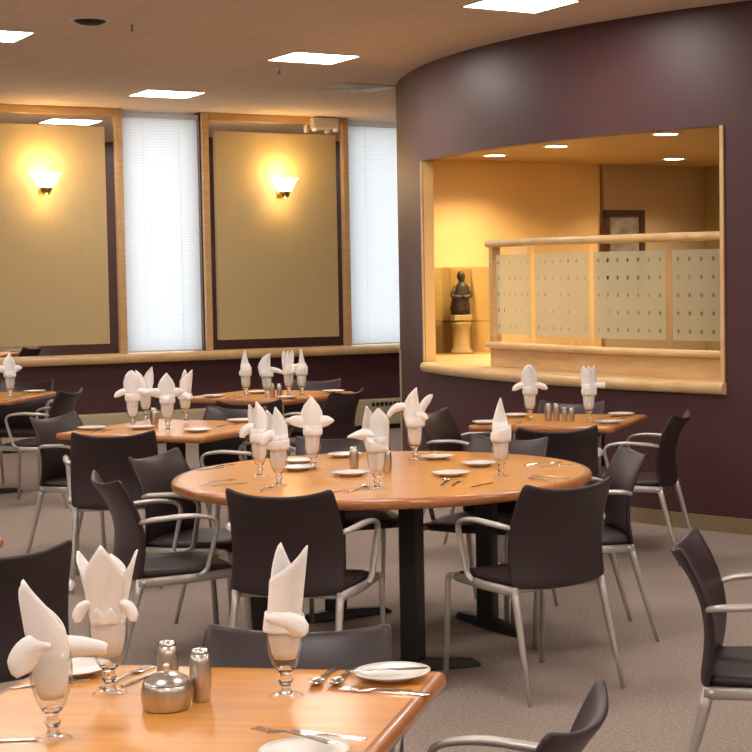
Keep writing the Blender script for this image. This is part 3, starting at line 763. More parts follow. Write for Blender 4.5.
# ------------------------------------------------------------------ table ware
def glass_proto():
    t = thing('water_goblet', '', 'glass', (0, 0, 0), 0, 'footed water goblets')
    bm = bmesh.new()
    lathe(bm, [(0, 0.0085), (0.014, 0.0095), (0.012, 0.013), (0.009, 0.021), (0.014, 0.031), (0.0155, 0.036), (0.010, 0.043), (0.012, 0.050), (0.020, 0.0595), (0.012, 0.063), (0, 0.064)], 28)
    obj('stem', bm, M['solid_glass'], t, True)
    bm = bmesh.new()
    lathe(bm, [(0.034, 0.0005), (0.0352, 0.003), (0.028, 0.0065), (0.014, 0.0092), (0.0, 0.0085)], 28)
    obj('foot', bm, M['goblet_foot'], t, True)
    bm = bmesh.new()
    lathe(bm, [(0.0205, 0.060), (0.0255, 0.068), (0.033, 0.088), (0.0385, 0.115), (0.039, 0.140), (0.036, 0.166), (0.0345, 0.166), (0.0372, 0.140), (0.0368, 0.115), (0.031, 0.090), (0.0235, 0.070), (0.019, 0.0615)], 28)
    obj('bowl', bm, M['goblet'], t, True)
    return t
GL = glass_proto()
def interp(pts, v):
    for (a, x), (b, y) in zip(pts, pts[1:]):
        if v <= b: return x + (y - x) * (v - a) / (b - a)
    return pts[-1][1]
def leaf(bm, base, ang0, ang1, L, wprof, depth=0.012, twist=0.0, crease=0.5, nu=6, nv=12):
    """folded pointed leaf in the x-z plane: angles from vertical, wprof half widths along its length"""
    p = Vector(base); rows = []
    for j in range(nv + 1):
        v = j / nv; a = ang0 + (ang1 - ang0) * v
        d = Vector((math.sin(a), 0, math.cos(a))); s = Vector((math.cos(a), 0, -math.sin(a)))
        tw = twist * v; s = s * math.cos(tw) + Vector((0, 1, 0)) * math.sin(tw); nrm = d.cross(s)
        w = interp(wprof, v)
        rows.append([bm.verts.new(p + s * (u * w) + nrm * (depth * (u * u - 0.5) + crease * 0.01 * abs(u) * (1 - v))) for u in [-1 + 2 * k / nu for k in range(nu + 1)]])
        p = p + d * (L / nv)
    for j in range(nv):
        for k in range(nu): bm.faces.new((rows[j][k], rows[j][k + 1], rows[j + 1][k + 1], rows[j + 1][k]))
def body(bm, z1, r1, pleats=6, amp=0.10, lean=0.0, sq=1.0):
    prof = [(0.072, 0.017), (0.09, 0.026), (0.115, 0.031), (0.145, 0.033)] + ([(0.165, 0.0335), ((0.165 + z1) / 2, (0.0335 + r1) / 2), (z1, r1)] if z1 > 0.17 else [(z1, r1)])
    n = 30; rings = []
    for (z, r) in prof:
        dx = lean * max(0, z - 0.16)
        out = z > 0.166
        rings.append([bm.verts.new((dx + r * (1 + amp * math.cos(pleats * 2 * PI * k / n + z * 9) - (0 if out else amp)) * math.cos(2 * PI * k / n), r * (sq if out else 1) * (1 + amp * math.cos(pleats * 2 * PI * k / n + z * 9) - (0 if out else amp)) * math.sin(2 * PI * k / n), z)) for k in range(n)])
    for i in range(len(rings) - 1):
        for k in range(n): bm.faces.new((rings[i][k], rings[i][(k + 1) % n], rings[i + 1][(k + 1) % n], rings[i + 1][k]))
    bm.faces.new(rings[0][::-1])
def cuff(bm, z0, z1, r, tilt=0.0, amp=0.03):
    """thin wrapped band with a slanting upper hem"""
    z1 = z0 + (z1 - z0) * 0.62
    n = 30; rings = []
    for (t, rr) in ((0, 0.97), (0.25, 1.03), (0.6, 1.05), (0.9, 1.02), (1, 0.96)):
        ring = []
        for k in range(n):
            a = 2 * PI * k / n; q = r * rr * (1 + amp * math.sin(3 * a + 1.0))
            ring.append(bm.verts.new((q * math.cos(a), q * math.sin(a), z0 + (z1 - z0) * t + tilt * t * r * math.cos(a) * 1.4 + 0.004 * t * math.sin(2 * a))))
        rings.append(ring)
    for i in range(len(rings) - 1):
        for k in range(n): bm.faces.new((rings[i][k], rings[i][(k + 1) % n], rings[i + 1][(k + 1) % n], rings[i + 1][k]))
def sheet(bm, a0, a1, rf, top, z0=0.08, lean=0.0, curl=0.0, sq=1.0, dr=0.0, wave=0.0, nu=18, nv=14):
    """rolled cloth: a sector of a tube of radius rf(z) whose upper hem follows top(u); angles in degrees, -90 faces the front"""
    rows = []
    for j in range(nv + 1):
        row = []
        for k in range(nu + 1):
            u = k / nu; a = math.radians(a0 + (a1 - a0) * u); z = z0 + (interp(top, u) - z0) * j / nv
            h = max(0, z - 0.16); r = interp(rf, z) + dr + wave * math.sin(u * 13) * min(1, h * 12)
            row.append(bm.verts.new((lean * h + curl * h * h + r * math.cos(a), r * sq * math.sin(a), z)))
        rows.append(row)
    for j in range(nv):
        for k in range(nu): bm.faces.new((rows[j][k], rows[j][k + 1], rows[j + 1][k + 1], rows[j + 1][k]))
IN = [(0.072, 0.016), (0.09, 0.025), (0.115, 0.031), (0.15, 0.0335)]
POINT = [(0, 0.030), (0.25, 0.038), (0.5, 0.036), (0.75, 0.022), (0.92, 0.008), (1, 0.001)]
BROAD = [(0, 0.030), (0.3, 0.046), (0.55, 0.048), (0.75, 0.034), (0.92, 0.012), (1, 0.001)]
TUBE = [(0, 0.032), (0.5, 0.034), (0.75, 0.034), (0.9, 0.022), (1, 0.002)]
WING = [(0, 0.020), (0.35, 0.027), (0.65, 0.022), (0.88, 0.010), (1, 0.001)]
EAR = [(0, 0.012), (0.4, 0.018), (0.75, 0.017), (0.93, 0.009), (1, 0.001)]
RAD = math.radians
def napkin(kind):
    bm = bmesh.new()
    if kind == 'cuffed':          # rolled tube cut to two tips, slanting cuff with a pointed flap
        rf = IN + [(0.21, 0.0345), (0.33, 0.036)]
        sheet(bm, 188, 352, rf, [(0, 0.236), (0.12, 0.246), (0.5, 0.270), (0.9, 0.308), (1, 0.312)], lean=0.10, wave=0.0008)
        sheet(bm, -8, 188, rf, [(0, 0.308), (0.12, 0.28), (0.45, 0.255), (0.72, 0.314), (0.80, 0.304), (1, 0.242)], lean=0.10, dr=-0.002)
        sheet(bm, 0, 360, [(0, 0.0415), (0.14, 0.0425), (0.18, 0.0375)], [(0, 0.166), (0.25, 0.174), (0.5, 0.176), (0.75, 0.168), (1, 0.166)], z0=0.138, nv=6, nu=30)
        leaf(bm, (-0.030, -0.040, 0.170), RAD(98), RAD(128), 0.088, [(0, 0.006), (0.35, 0.020), (0.75, 0.024), (0.93, 0.015), (1, 0.004)], 0.010)
    elif kind == 'crown':         # broad peak between two curled ears over one vase shaped roll
        rf = IN + [(0.18, 0.036), (0.24, 0.043), (0.30, 0.049), (0.34, 0.050)]
        sheet(bm, 205, 335, rf, [(0, 0.255), (0.15, 0.268), (0.5, 0.318), (0.85, 0.268), (1, 0.255)], wave=0.0015)
        sheet(bm, 20, 160, rf, [(0, 0.25), (0.5, 0.285), (1, 0.25)], dr=-0.004)
        sheet(bm, 325, 400, rf, [(0, 0.26), (0.35, 0.292), (0.6, 0.298), (0.85, 0.292), (1, 0.27)], dr=0.001, lean=0.02, curl=0.55)
        sheet(bm, 140, 215, rf, [(0, 0.27), (0.3, 0.298), (0.5, 0.288), (1, 0.26)], dr=0.001, lean=-0.02, curl=-0.55)
        sheet(bm, 228, 312, rf, [(0, 0.165), (0.25, 0.188), (0.5, 0.168), (0.75, 0.188), (1, 0.165)], z0=0.15, dr=0.004, nv=4)
        for q in (-1, 1):
            leaf(bm, (q * 0.030, -0.026, 0.194), RAD(q * 110), RAD(q * 190), 0.050, [(0, 0.006), (0.35, 0.012), (0.75, 0.012), (1, 0.006)], 0.006)
    elif kind == 'swept':         # twin tipped roll leaning left, wide side fold wrapped around its foot
        rf = IN + [(0.20, 0.037), (0.25, 0.034), (0.32, 0.024)]
        sheet(bm, 185, 355, rf, [(0, 0.268), (0.14, 0.286), (0.32, 0.303), (0.42, 0.296), (0.6, 0.270), (1, 0.195)], lean=-0.14, curl=-0.40, wave=0.001)
        sheet(bm, -5, 185, rf, [(0, 0.195), (0.45, 0.245), (0.74, 0.303), (0.86, 0.282), (1, 0.268)], lean=-0.17, curl=-0.45, dr=-0.002)
        leaf(bm, (0.008, -0.037, 0.182), RAD(-76), RAD(-205), 0.088, [(0, 0.008), (0.35, 0.026), (0.75, 0.028), (0.95, 0.020), (1, 0.014)], 0.009)
        leaf(bm, (0.000, 0.042, 0.166), RAD(92), RAD(99), 0.096, [(0, 0.020), (0.5, 0.019), (0.9, 0.013), (1, 0.009)], 0.008)
    elif kind == 'cross':         # upright leaf with two level wings
        body(bm, 0.20, 0.040)
        leaf(bm, (0, -0.006, 0.165), RAD(-2), RAD(2), 0.160, BROAD, 0.02, 0, 0.8)
        leaf(bm, (0, 0.014, 0.165), RAD(2), RAD(-2), 0.135, POINT, -0.02)
        leaf(bm, (-0.015, 0, 0.205), RAD(-72), RAD(-94), 0.105, WING, 0.006); leaf(bm, (0.015, 0, 0.205), RAD(70), RAD(96), 0.085, WING, 0.006)
        cuff(bm, 0.155, 0.205, 0.040, 0.0, 0.06)
    elif kind == 'droop':         # upright leaf with drooping wings
        body(bm, 0.20, 0.040)
        leaf(bm, (0, -0.006, 0.165), RAD(-3), RAD(3), 0.165, [(0, 0.034), (0.3, 0.046), (0.6, 0.046), (0.85, 0.032), (0.96, 0.016), (1, 0.004)], 0.02, 0, 0.8)
        leaf(bm, (0.004, 0.014, 0.165), RAD(4), RAD(0), 0.145, POINT, -0.02)
        leaf(bm, (-0.015, 0, 0.215), RAD(-95), RAD(-135), 0.095, EAR, 0.010); leaf(bm, (0.015, 0, 0.215), RAD(95), RAD(125), 0.095, EAR, 0.010)
        cuff(bm, 0.155, 0.215, 0.042, 0.0, 0.08)
    elif kind == 'rabbit':        # leaning leaf, thin ear and a drooping flap
        body(bm, 0.20, 0.040)
        leaf(bm, (-0.010, -0.006, 0.170), RAD(-8), RAD(26), 0.170, POINT, 0.016, 0, 0.7)
        leaf(bm, (0.010, 0.010, 0.180), RAD(16), RAD(50), 0.145, EAR, 0.010)
        leaf(bm, (-0.015, 0, 0.235), RAD(-60), RAD(-165), 0.130, [(0, 0.016), (0.5, 0.020), (1, 0.008)], 0.010)
        leaf(bm, (0.010, -0.02, 0.205), RAD(80), RAD(140), 0.055, [(0, 0.018), (0.6, 0.020), (1, 0.008)], 0.010)
        cuff(bm, 0.155, 0.220, 0.042, 0.0, 0.10)
    elif kind == 'spire':         # one thin spire out of a full body
        body(bm, 0.235, 0.030, 5, 0.08)
        leaf(bm, (0, -0.004, 0.20), RAD(-2), RAD(4), 0.135, [(0, 0.036), (0.3, 0.030), (0.6, 0.018), (0.85, 0.008), (1, 0.001)], 0.014)
        leaf(bm, (0, 0.010, 0.19), RAD(3), RAD(-6), 0.110, [(0, 0.034), (0.4, 0.028), (1, 0.002)], -0.014)
        cuff(bm, 0.150, 0.235, 0.041, 0.25, 0.06)
    elif kind == 'flag':          # twin tips with a level wing to the left
        body(bm, 0.21, 0.040)
        leaf(bm, (0.010, -0.006, 0.160), RAD(2), RAD(-2), 0.165, [(0, 0.036), (0.5, 0.040), (0.72, 0.040), (0.86, 0.024), (1, 0.002)], 0.018)
        leaf(bm, (-0.012, 0.010, 0.160), RAD(-4), RAD(-14), 0.175, POINT, -0.014)
        leaf(bm, (0, -0.004, 0.215), RAD(-82), RAD(-104), 0.115, [(0, 0.026), (0.5, 0.022), (1, 0.002)], 0.012)
        cuff(bm, 0.150, 0.215, 0.041, -0.2, 0.06)
    elif kind == 'twin':          # two tips leaning left over a rounded cuff
        body(bm, 0.21, 0.038)
        leaf(bm, (0.006, -0.006, 0.160), RAD(4), RAD(-16), 0.165, POINT, 0.016)
        leaf(bm, (-0.012, 0.010, 0.160), RAD(-2), RAD(-22), 0.155, [(0, 0.028), (0.4, 0.030), (0.75, 0.018), (1, 0.001)], -0.014)
        cuff(bm, 0.150, 0.212, 0.042, 0.12, 0.10)
        leaf(bm, (-0.02, -0.02, 0.212), RAD(-90), RAD(-175), 0.070, [(0, 0.02), (0.5, 0.022), (1, 0.010)], 0.010)
    elif kind == 'vee':           # two spread tips
        body(bm, 0.20, 0.038)
        leaf(bm, (-0.006, 0, 0.165), RAD(-8), RAD(-34), 0.150, [(0, 0.026), (0.4, 0.026), (0.75, 0.016), (1, 0.001)], 0.012)
        leaf(bm, (0.006, 0.006, 0.165), RAD(6), RAD(22), 0.165, [(0, 0.028), (0.45, 0.034), (0.75, 0.022), (1, 0.001)], -0.012)
        cuff(bm, 0.155, 0.205, 0.040, 0.0, 0.06)
    elif kind == 'sail':          # slanting sail with a flap to the right
        body(bm, 0.21, 0.040)
        leaf(bm, (-0.012, -0.004, 0.165), RAD(-10), RAD(44), 0.165, [(0, 0.034), (0.35, 0.046), (0.7, 0.030), (1, 0.002)], 0.016)
        leaf(bm, (0.010, 0.008, 0.205), RAD(88), RAD(122), 0.105, [(0, 0.020), (0.6, 0.016), (1, 0.010)], 0.010)
        leaf(bm, (-0.006, 0.012, 0.165), RAD(-6), RAD(-20), 0.10, POINT, -0.012)
        cuff(bm, 0.155, 0.215, 0.042, 0.0, 0.08)
    elif kind == 'trident':       # three short blunt points, level flap to the right
        body(bm, 0.22, 0.038)
        for dx, a in ((-0.016, -8), (0, 0), (0.016, 9)):
            leaf(bm, (dx, -0.004 + abs(dx) * 0.6, 0.18), RAD(a * 0.5), RAD(a), 0.145, [(0, 0.022), (0.5, 0.022), (0.82, 0.016), (1, 0.003)], 0.012)
        leaf(bm, (0.012, 0, 0.208), RAD(84), RAD(94), 0.085, [(0, 0.018), (0.7, 0.016), (0.92, 0.020), (1, 0.010)], 0.010)
        cuff(bm, 0.155, 0.225, 0.042, 0.1, 0.07)
    o = obj('folded_napkin', bm, M['cloth'], None, True, solid=0.003)
    return o
NAP = {}
def place_goblet(tab, x, y, kind, rz, nlab, glab, s=1.0):
    x, y = clamp(tab, x, y, 0.05)
    if 'used' not in globals().get('_gl', {}):
        globals()['_gl'] = {'used': 1}; GL.location = (x, y, TT); GL['label'] = glab
    else: dup(GL, (x, y, TT), random.uniform(0, 6), glab)
    if kind not in NAP:
        n = napkin(kind); NAP[kind] = n; tag(n, nlab, 'napkin', 'white napkins folded into goblets')
    else:
        n = NAP[kind].copy(); COL.objects.link(n); n['label'] = nlab
    n.location = (x, y, TT + 0.001); n.rotation_euler = (0, 0, rz); n.scale = (s, s, s)
NF = 'white napkin folded '
gob = [
 ('front', -0.961, 3.114, 'swept', 0.10, 'into a leaning blade with a wide side fold, nearest goblet at left', 'footed goblet at the lower left corner of the nearest table'),
 ('front', -0.947, 3.459, 'crown', 0.05, 'into a three pointed crown, standing by the steel shakers', 'footed goblet behind the steel sugar bowl, left on the nearest table'),
 ('front', -0.576, 3.417, 'cuffed', 0.0, 'into a tall cuffed tube with two tips, nearest table', 'footed goblet in the middle of the nearest table, right of the shakers'),
 ('round', -1.311, 7.233, 'twin', 0.0, 'into two left leaning tips, first from the left on the round table', 'footed goblet first from the left on the round table'),
 ('round', -1.176, 6.913, 'twin', 0.5, 'over a round cuff, second from the left on the round table', 'footed goblet second from the left on the round table'),
 ('round', -1.119, 7.474, 'cross', 0.0, 'into an upright leaf with two level wings on the round table', 'footed goblet under the cross shaped napkin on the round table'),
 ('round', -0.758, 6.778, 'flag', 0.0, 'with a side wing beside the shakers on the round table', 'footed goblet beside the tall shakers on the round table'),
 ('round', -0.697, 7.833, 'rabbit', 0.0, 'like a rabbit with a thin ear, far edge of the round table', 'footed goblet at the far edge of the round table before the purple wall'),
 ('round', -0.272, 7.134, 'spire', 0.0, 'into a single spire, rightmost on the round table', 'footed goblet furthest right on the round table'),
 ('t2', -2.479, 9.689, 'droop', 0.1, 'with a drooping left wing, leftmost on the middle left square table', 'footed goblet leftmost on the middle left square table'),
 ('t2', -2.519, 10.156, 'vee', 0.0, 'into two spread tips, second on the middle left square table', 'footed goblet second from the left on the middle left square table'),
 ('t2', -2.228, 9.473, 'cross', 0.4, 'into a broad leaf, third on the middle left square table', 'footed goblet third from the left on the middle left square table'),
 ('t2', -2.256, 10.053, 'cuffed', -0.2, 'into a narrow upright tube, rightmost on the middle left square table', 'footed goblet rightmost on the middle left square table'),
 ('t3', -2.281, 12.1, 'spire', 0.6, 'into a thin spire, leftmost on the table nearest the window ledge', 'footed goblet leftmost on the table nearest the window ledge'),
 ('t3', -2.091, 11.878, 'sail', 0.0, 'into a slanting sail, second on the table nearest the window ledge', 'footed goblet second from the left on the table nearest the window ledge'),
 ('t3', -1.981, 12.152, 'trident', 0.4, 'into three short points, third on the table nearest the window ledge', 'footed goblet third from the left on the table nearest the window ledge'),
 ('t3', -1.885, 12.137, 'spire', -0.6, 'into a tall spire, rightmost on the table nearest the window ledge', 'footed goblet rightmost on the table nearest the window ledge'),
 ('t4', -0.202, 9.85, 'droop', 0.0, 'into a leaf with drooping arms, left on the table under the hatch', 'footed goblet left of the shakers on the table under the hatch'),
 ('t4', 0.141, 9.739, 'trident', 0.0, 'into three points, right on the table under the hatch', 'footed goblet right of the shakers on the table under the hatch'),
 ('t5', -4.0, 12.2, 'cross', 0.8, 'at the very left edge on the leftmost table', 'footed goblet at the left edge on the leftmost table'),
]
for (tb, x, y, k, rz, nl, gl) in gob: place_goblet(tb, x, y, k, rz, NF + nl, gl)

# shakers and sugar bowl
def shaker_proto(name):
    t = thing(name, '', 'shaker', (0, 0, 0), 0, 'brushed steel shakers')
    bm = bmesh.new(); lathe(bm, [(0, 0), (0.017, 0), (0.0185, 0.004), (0.0215, 0.03), (0.0225, 0.055), (0.0205, 0.082), (0.0175, 0.098), (0, 0.098)], 28); obj('body', bm, M['steel'], t, True)
    bm = bmesh.new(); lathe(bm, [(0.0178, 0.098), (0.0172, 0.105), (0.013, 0.1075), (0, 0.108)], 28); obj('cap', bm, M['cutlery'], t, True)
    return t
SHK = shaker_proto('steel_shaker'); shk_used = False
def shaker(tab, x, y, lab, s=1.0):
    global shk_used
    x, y = clamp(tab, x, y, 0.04)
    if not shk_used: r = SHK; shk_used = True; r.location = (x, y, TT); r['label'] = lab
    else: r = dup(SHK, (x, y, TT), 0, lab)
    r.scale = (s, s, s)
shaker('front', -0.829, 3.470, 'brushed steel shaker directly behind the steel sugar bowl')
shaker('front', -0.745, 3.395, 'brushed steel shaker right of the steel sugar bowl on the nearest table')
for (x, y, lab) in ((-0.932, 7.44, 'tall steel shaker left of the winged napkin on the round table'), (-0.778, 7.36, 'tall steel shaker right of the winged napkin on the round table')): shaker('round', x, y, lab, 0.98)
for (x, y, lab) in ((-2.364, 9.738, 'dark looking steel shaker among the goblets of the middle left square table, nearer one'), (-2.40, 9.86, 'steel shaker among the goblets of the middle left square table, further one')): shaker('t2', x, y, lab, 0.95)
for (x, y, lab) in ((-2.085, 12.06, 'steel shaker left of the trident napkin by the window ledge'), (-2.03, 12.04, 'steel shaker touching the trident napkin goblet by the window ledge')): shaker('t3', x, y, lab, 0.9)
for (x, y, lab, s) in ((-0.095, 9.86, 'taller steel shaker left of the pair on the table under the hatch', 0.95), (-0.047, 9.84, 'taller steel shaker right of the pair on the table under the hatch', 0.95), (0.0, 9.80, 'shorter steel shaker, third of four on the table under the hatch', 0.75), (0.042, 9.80, 'shorter steel shaker, rightmost of four on the table under the hatch', 0.75)): shaker('t4', x, y, lab, s)
t = thing('sugar_bowl', 'squat brushed steel sugar bowl with domed lid on the nearest table', 'sugar bowl', (-0.800, 3.335, TT), 0.4)
bm = bmesh.new(); lathe(bm, [(0, 0), (0.043, 0), (0.046, 0.004), (0.0495, 0.02), (0.0495, 0.040), (0.047, 0.052), (0.045, 0.054), (0, 0.054)], 32); obj('bowl', bm, M['steel'], t, True)
lid = bmesh.new(); lathe(lid, [(0.047, 0.0545), (0.044, 0.060), (0.030, 0.070), (0.012, 0.075), (0, 0.076)], 32); lo = obj('lid', lid, M['steel'], t, True)
bm = bmesh.new(); lathe(bm, [(0, 0.074), (0.006, 0.076), (0.005, 0.080), (0.009, 0.085), (0.006, 0.091), (0, 0.092)], 16); obj('knob', bm, M['cutlery'], lo, True)

# plates
def plate_mesh():
    bm = bmesh.new(); lathe(bm, [(0, 0.0), (0.045, 0.0), (0.047, 0.004), (0.070, 0.011), (0.081, 0.016), (0.0815, 0.018), (0.069, 0.0145), (0.046, 0.008), (0, 0.007)], 36)
    return obj('side_plate', bm, M['china'], None, True)
PL = plate_mesh(); pl_used = False
def plate(tab, x, y, lab):
    global pl_used
    x, y = clamp(tab, x, y, 0.085)
    if not pl_used: o = PL; pl_used = True
    else: o = PL.copy(); COL.objects.link(o)
    o.location = (x, y, TT + 0.0005); tag(o, lab, 'plate', 'white side plates'); return x, y
# cutlery, each along +y with its working end at +y
def strip(bm, pts, th=0.002):
    """flat shaped blade: pts = (y, half width, z)"""
    rows = []
    for (y, w, z) in pts:
        rows.append([bm.verts.new((-w, y, z)), bm.verts.new((w, y, z)), bm.verts.new((w * 0.8, y, z + th)), bm.verts.new((-w * 0.8, y, z + th))])
    for i in range(len(rows) - 1):
        for k in range(4): bm.faces.new((rows[i][k], rows[i][(k + 1) % 4], rows[i + 1][(k + 1) % 4], rows[i + 1][k]))
    bm.faces.new(rows[0]); bm.faces.new(rows[-1][::-1])
def knife_mesh():
    bm = bmesh.new(); strip(bm, [(-0.105, 0.006, 0.0015), (-0.095, 0.009, 0.001), (-0.04, 0.0075, 0.001), (0.0, 0.0055, 0.002), (0.012, 0.006, 0.001), (0.03, 0.009, 0.0005), (0.07, 0.010, 0.0005), (0.095, 0.008, 0.0005), (0.105, 0.002, 0.0005)], 0.003)
    return obj('table_knife', bm, M['cutlery'])
def fork_mesh():
    bm = bmesh.new(); strip(bm, [(-0.10, 0.007, 0.001), (-0.085, 0.009, 0.001), (-0.03, 0.005, 0.004), (0.02, 0.0035, 0.006), (0.04, 0.010, 0.003), (0.058, 0.0125, 0.001)], 0.002)
    for k in range(4):
        x = -0.0095 + k * 0.0063
        box(bm, x - 0.0016, x + 0.0016, 0.057, 0.10, 0.001, 0.0028)
    return obj('table_fork', bm, M['cutlery'])
def spoon_mesh():
    bm = bmesh.new(); strip(bm, [(-0.085, 0.006, 0.001), (-0.072, 0.008, 0.001), (-0.02, 0.004, 0.004), (0.030, 0.003, 0.008), (0.038, 0.004, 0.008)], 0.002)
    n = 16; rings = []
    for (s, z) in ((0.05, 0.0005), (0.5, 0.002), (0.85, 0.006), (1.0, 0.009)):
        rings.append([bm.verts.new((0.0165 * s * math.cos(2 * PI * k / n), 0.060 + 0.025 * s * math.sin(2 * PI * k / n), z)) for k in range(n)])
    for i in range(3):
        for k in range(n): bm.faces.new((rings[i][k], rings[i][(k + 1) % n], rings[i + 1][(k + 1) % n], rings[i + 1][k]))
    bm.faces.new(rings[0])
    o = obj('table_spoon', bm, M['cutlery'], None, True, solid=0.0015); return o
CUT = {'knife': knife_mesh, 'fork': fork_mesh, 'spoon': spoon_mesh}; CUTM = {}
def cutlery(kind, tab, x, y, ang, lab, z=0.0, tilt=0.0):
    x, y = clamp(tab, x, y, 0.09)
    if kind not in CUTM: o = CUT[kind](); CUTM[kind] = o
    else: o = CUTM[kind].copy(); COL.objects.link(o)
    o.location = (x, y, TT + 0.0005 + z); o.rotation_euler = (tilt, 0, ang - PI / 2)
    tag(o, lab, kind, 'cutlery laid on the tables'); return o
D = math.radians
# nearest table
px, py = plate('front', -0.372, 3.575, 'white side plate at the right corner of the nearest table')
cutlery('knife', 'front', px - 0.005, py, D(10), 'silver butter knife lying across the plate at the right corner', 0.0185).scale = (0.78, 0.78, 0.78)
cutlery('knife', 'front', -0.400, 3.468, D(166), 'silver knife in front of the plate at the right corner')
cutlery('fork', 'front', -0.375, 3.445, D(164), 'silver fork nearest the front beside the right corner plate')
cutlery('spoon', 'front', -0.520, 3.575, D(262), 'silver teaspoon behind the cuffed napkin goblet, left of the pair')
cutlery('spoon', 'front', -0.478, 3.575, D(262), 'silver teaspoon behind the cuffed napkin goblet, right of the pair')
cutlery('knife', 'front', -0.910, 3.595, D(70), 'silver knife behind the crown napkin, pointing away')
cutlery('fork', 'front', -0.950, 3.600, D(74), 'silver fork left of the knife behind the crown napkin')
cutlery('knife', 'front', -1.098, 3.545, D(205), 'silver knife at the left edge behind the leaning napkin')
cutlery('knife', 'front', -1.070, 3.106, D(3), 'silver knife handle entering at the lower left edge')
plate('front', -1.075, 3.640, 'white side plate half hidden behind the leaning napkin at left')
px, py = plate('front', -0.471, 2.975, 'white side plate cut off at the bottom edge of the nearest table')
cutlery('fork', 'front', -0.500, 3.045, D(146), 'silver fork resting on the plate at the bottom edge', 0.020)
cutlery('knife', 'front', -0.440, 3.06, D(155), 'silver knife resting behind the plate at the bottom edge', 0.017)
# round table
for (x, y, lab) in ((-1.226, 7.762, 'white plate just behind the cross napkin on the round table'), (-1.186, 7.48, 'white plate left of the cross napkin goblet foot'), (-0.924, 7.25, 'white plate before the tall shakers on the round table'), (-1.045, 8.0, 'white plate at the far edge behind the tall shakers'),
                    (-0.601, 7.87, 'white plate right of the rabbit napkin on the round table'), (-0.384, 7.56, 'white plate left of the spire napkin on the round table'), (-0.49, 7.2, 'white plate nearest the front right of the round table')): plate('round', x, y, lab)
for (kd, x, y, a, lab) in (
 ('fork', -1.645, 7.66, 65, 'silver fork at the far left rim of the round table'), ('knife', -1.60, 7.56, 40, 'silver knife at the left rim of the round table'),
 ('fork', -1.46, 7.06, 55, 'silver fork at the near left rim of the round table'), ('knife', -1.39, 6.97, 40, 'silver knife at the near left rim behind the left chair'),
 ('spoon', -1.21, 6.79, 80, 'silver spoon in front of the second goblet on the round table'), ('fork', -0.90, 6.68, 50, 'silver fork in front of the winged napkin on the round table'),
 ('spoon', -0.83, 6.78, 70, 'silver spoon in front of the winged napkin on the round table'), ('spoon', -0.50, 6.94, 85, 'silver spoon before the front right plate, left of the pair'),
 ('fork', -0.45, 6.92, 84, 'silver fork before the front right plate, right of the pair'), ('spoon', -0.10, 6.99, 130, 'silver spoon at the right rim above the front chair'),
 ('fork', -0.06, 7.10, 140, 'silver fork at the right rim of the round table'), ('knife', -0.04, 7.52, 30, 'silver knife at the far right rim of the round table'),
 ('fork', -0.10, 7.60, 30, 'silver fork at the far right rim of the round table'), ('knife', -0.34, 6.86, 60, 'silver knife in front of the spire napkin'), ('fork', -0.60, 8.06, 120, 'silver fork at the far rim behind the rabbit napkin')):
    cutlery(kd, 'round', x, y, D(a), lab)
# table with the clustered goblets
for (x, y, lab) in ((-2.05, 9.40, 'white plate at the near right corner of the middle left square table'), (-2.416, 9.619, 'white plate before the leftmost goblet of the middle left square table'), (-2.73, 9.62, 'white plate at the left end of the middle left square table'), (-1.92, 10.0, 'white plate at the far right corner of the middle left square table')): plate('t2', x, y, lab)
for (kd, x, y, a, lab) in (('fork', -2.63, 9.52, 80, 'silver fork right of the left end plate on the middle left square table'), ('knife', -2.58, 9.50, 82, 'silver knife right of the left end plate on the middle left square table'), ('fork', -1.95, 9.78, 60, 'silver fork at the right side of the middle left square table')): cutlery(kd, 't2', x, y, D(a), lab)
for (x, y, lab) in ((-2.26, 12.45, 'white plate behind the leftmost spire by the window ledge'), (-1.70, 12.45, 'white plate at the right corner by the window ledge'), (-1.92, 11.87, 'white plate at the near corner by the window ledge'), (-2.52, 12.08, 'white plate at the left end by the window ledge')): plate('t3', x, y, lab)
for (kd, x, y, a, lab) in (('fork', -2.39, 12.0, 80, 'silver fork at the left of the table by the window ledge'), ('knife', -2.34, 11.98, 80, 'silver knife at the left of the table by the window ledge'), ('fork', -1.78, 12.25, 60, 'silver fork at the right of the table by the window ledge')): cutlery(kd, 't3', x, y, D(a), lab)
for (x, y, lab) in ((-0.29, 10.15, 'white plate at the far left of the table under the hatch'), (-0.46, 9.68, 'white plate at the left corner of the table under the hatch'), (0.34, 10.13, 'white plate at the far right of the table under the hatch'), (0.27, 9.62, 'white plate at the near right of the table under the hatch')): plate('t4', x, y, lab)
for (kd, x, y, a, lab) in (('spoon', -0.29, 9.60, 70, 'silver spoon at the left of the table under the hatch'), ('fork', 0.25, 9.95, 60, 'silver fork between the right plates under the hatch'), ('knife', 0.32, 9.90, 50, 'silver knife between the right plates under the hatch')): cutlery(kd, 't4', x, y, D(a), lab)
plate('t5', -4.02, 12.82, 'white plate at the right corner of the leftmost table')
for (kd, x, y, a, lab) in (('fork', -4.05, 12.55, 80, 'silver fork on the leftmost table beside its plate'), ('knife', -4.0, 12.40, 80, 'silver knife on the leftmost table nearest the front')): cutlery(kd, 't5', x, y, D(a), lab)

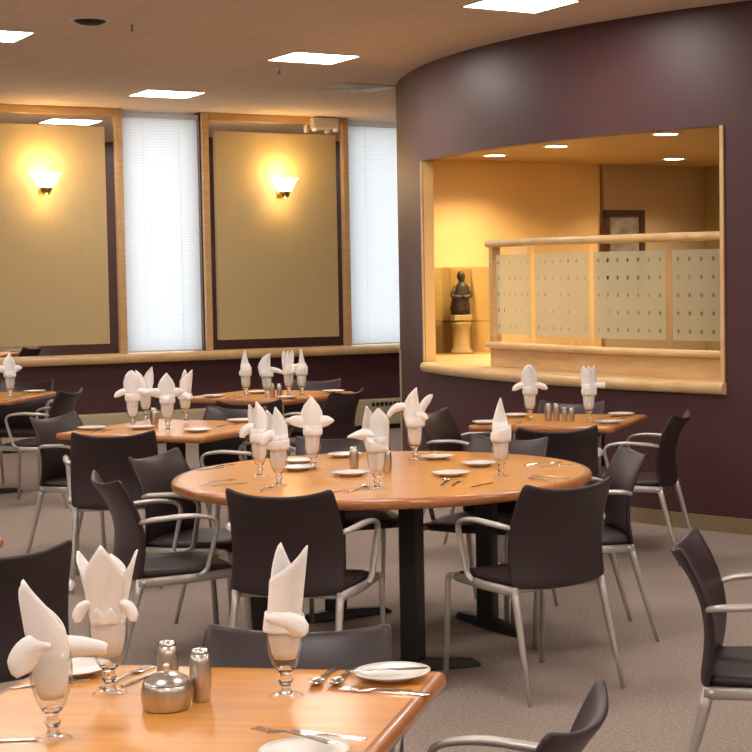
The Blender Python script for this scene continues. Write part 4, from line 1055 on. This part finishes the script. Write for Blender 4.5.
# ------------------------------------------------------------------ daylight
w = bpy.data.worlds.new('daylight'); scn.world = w; w.use_nodes = True; nt = w.node_tree
bg = nt.nodes['Background']
tc = nt.nodes.new('ShaderNodeTexCoord'); sp = nt.nodes.new('ShaderNodeSeparateXYZ'); rp = nt.nodes.new('ShaderNodeValToRGB')
rp.color_ramp.elements[0].position = 0.47; rp.color_ramp.elements[0].color = (0.40, 0.36, 0.30, 1)
rp.color_ramp.elements[1].position = 0.53; rp.color_ramp.elements[1].color = (0.80, 0.90, 1.0, 1)
mr = nt.nodes.new('ShaderNodeMapRange'); mr.inputs[1].default_value = -1; mr.inputs[2].default_value = 1
nt.links.new(tc.outputs['Generated'], sp.inputs[0]); nt.links.new(sp.outputs['Z'], mr.inputs[0]); nt.links.new(mr.outputs[0], rp.inputs['Fac']); nt.links.new(rp.outputs['Color'], bg.inputs['Color'])
bg.inputs['Strength'].default_value = 1.75

# ------------------------------------------------------------------ camera
F, CX, CY, ROLL, PITCH, EYE = 1692.8, 564.0, 370.0, 0.0115, 0.057, 1.603
cp, sp_ = math.cos(PITCH), math.sin(PITCH); cr, sr = math.cos(ROLL), math.sin(ROLL)
fwd = Vector((0, cp, -sp_)); down = Vector((0, -sp_, -cp)); ex = Vector((1, 0, 0))
R_ = ex * cr + down * sr; D_ = -ex * sr + down * cr
# u = X*cr + v*sr ; v' = -X*sr + v*cr
m = Matrix(((R_.x, -D_.x, -fwd.x, 0), (R_.y, -D_.y, -fwd.y, 0), (R_.z, -D_.z, -fwd.z, EYE), (0, 0, 0, 1)))
cd = bpy.data.cameras.new('camera'); cam = bpy.data.objects.new('camera', cd); COL.objects.link(cam)
cam.matrix_world = m; cd.sensor_width = 36; cd.lens = F / 752 * 36
cd.shift_x = (376 - CX) / 752; cd.shift_y = (CY - 376) / 752
cd.clip_start = 0.05
scn.camera = cam
vs = scn.view_settings; vs.view_transform = 'Standard'; vs.look = 'None'; vs.gamma = 1; vs.use_curve_mapping = False
vs.exposure = 1.22
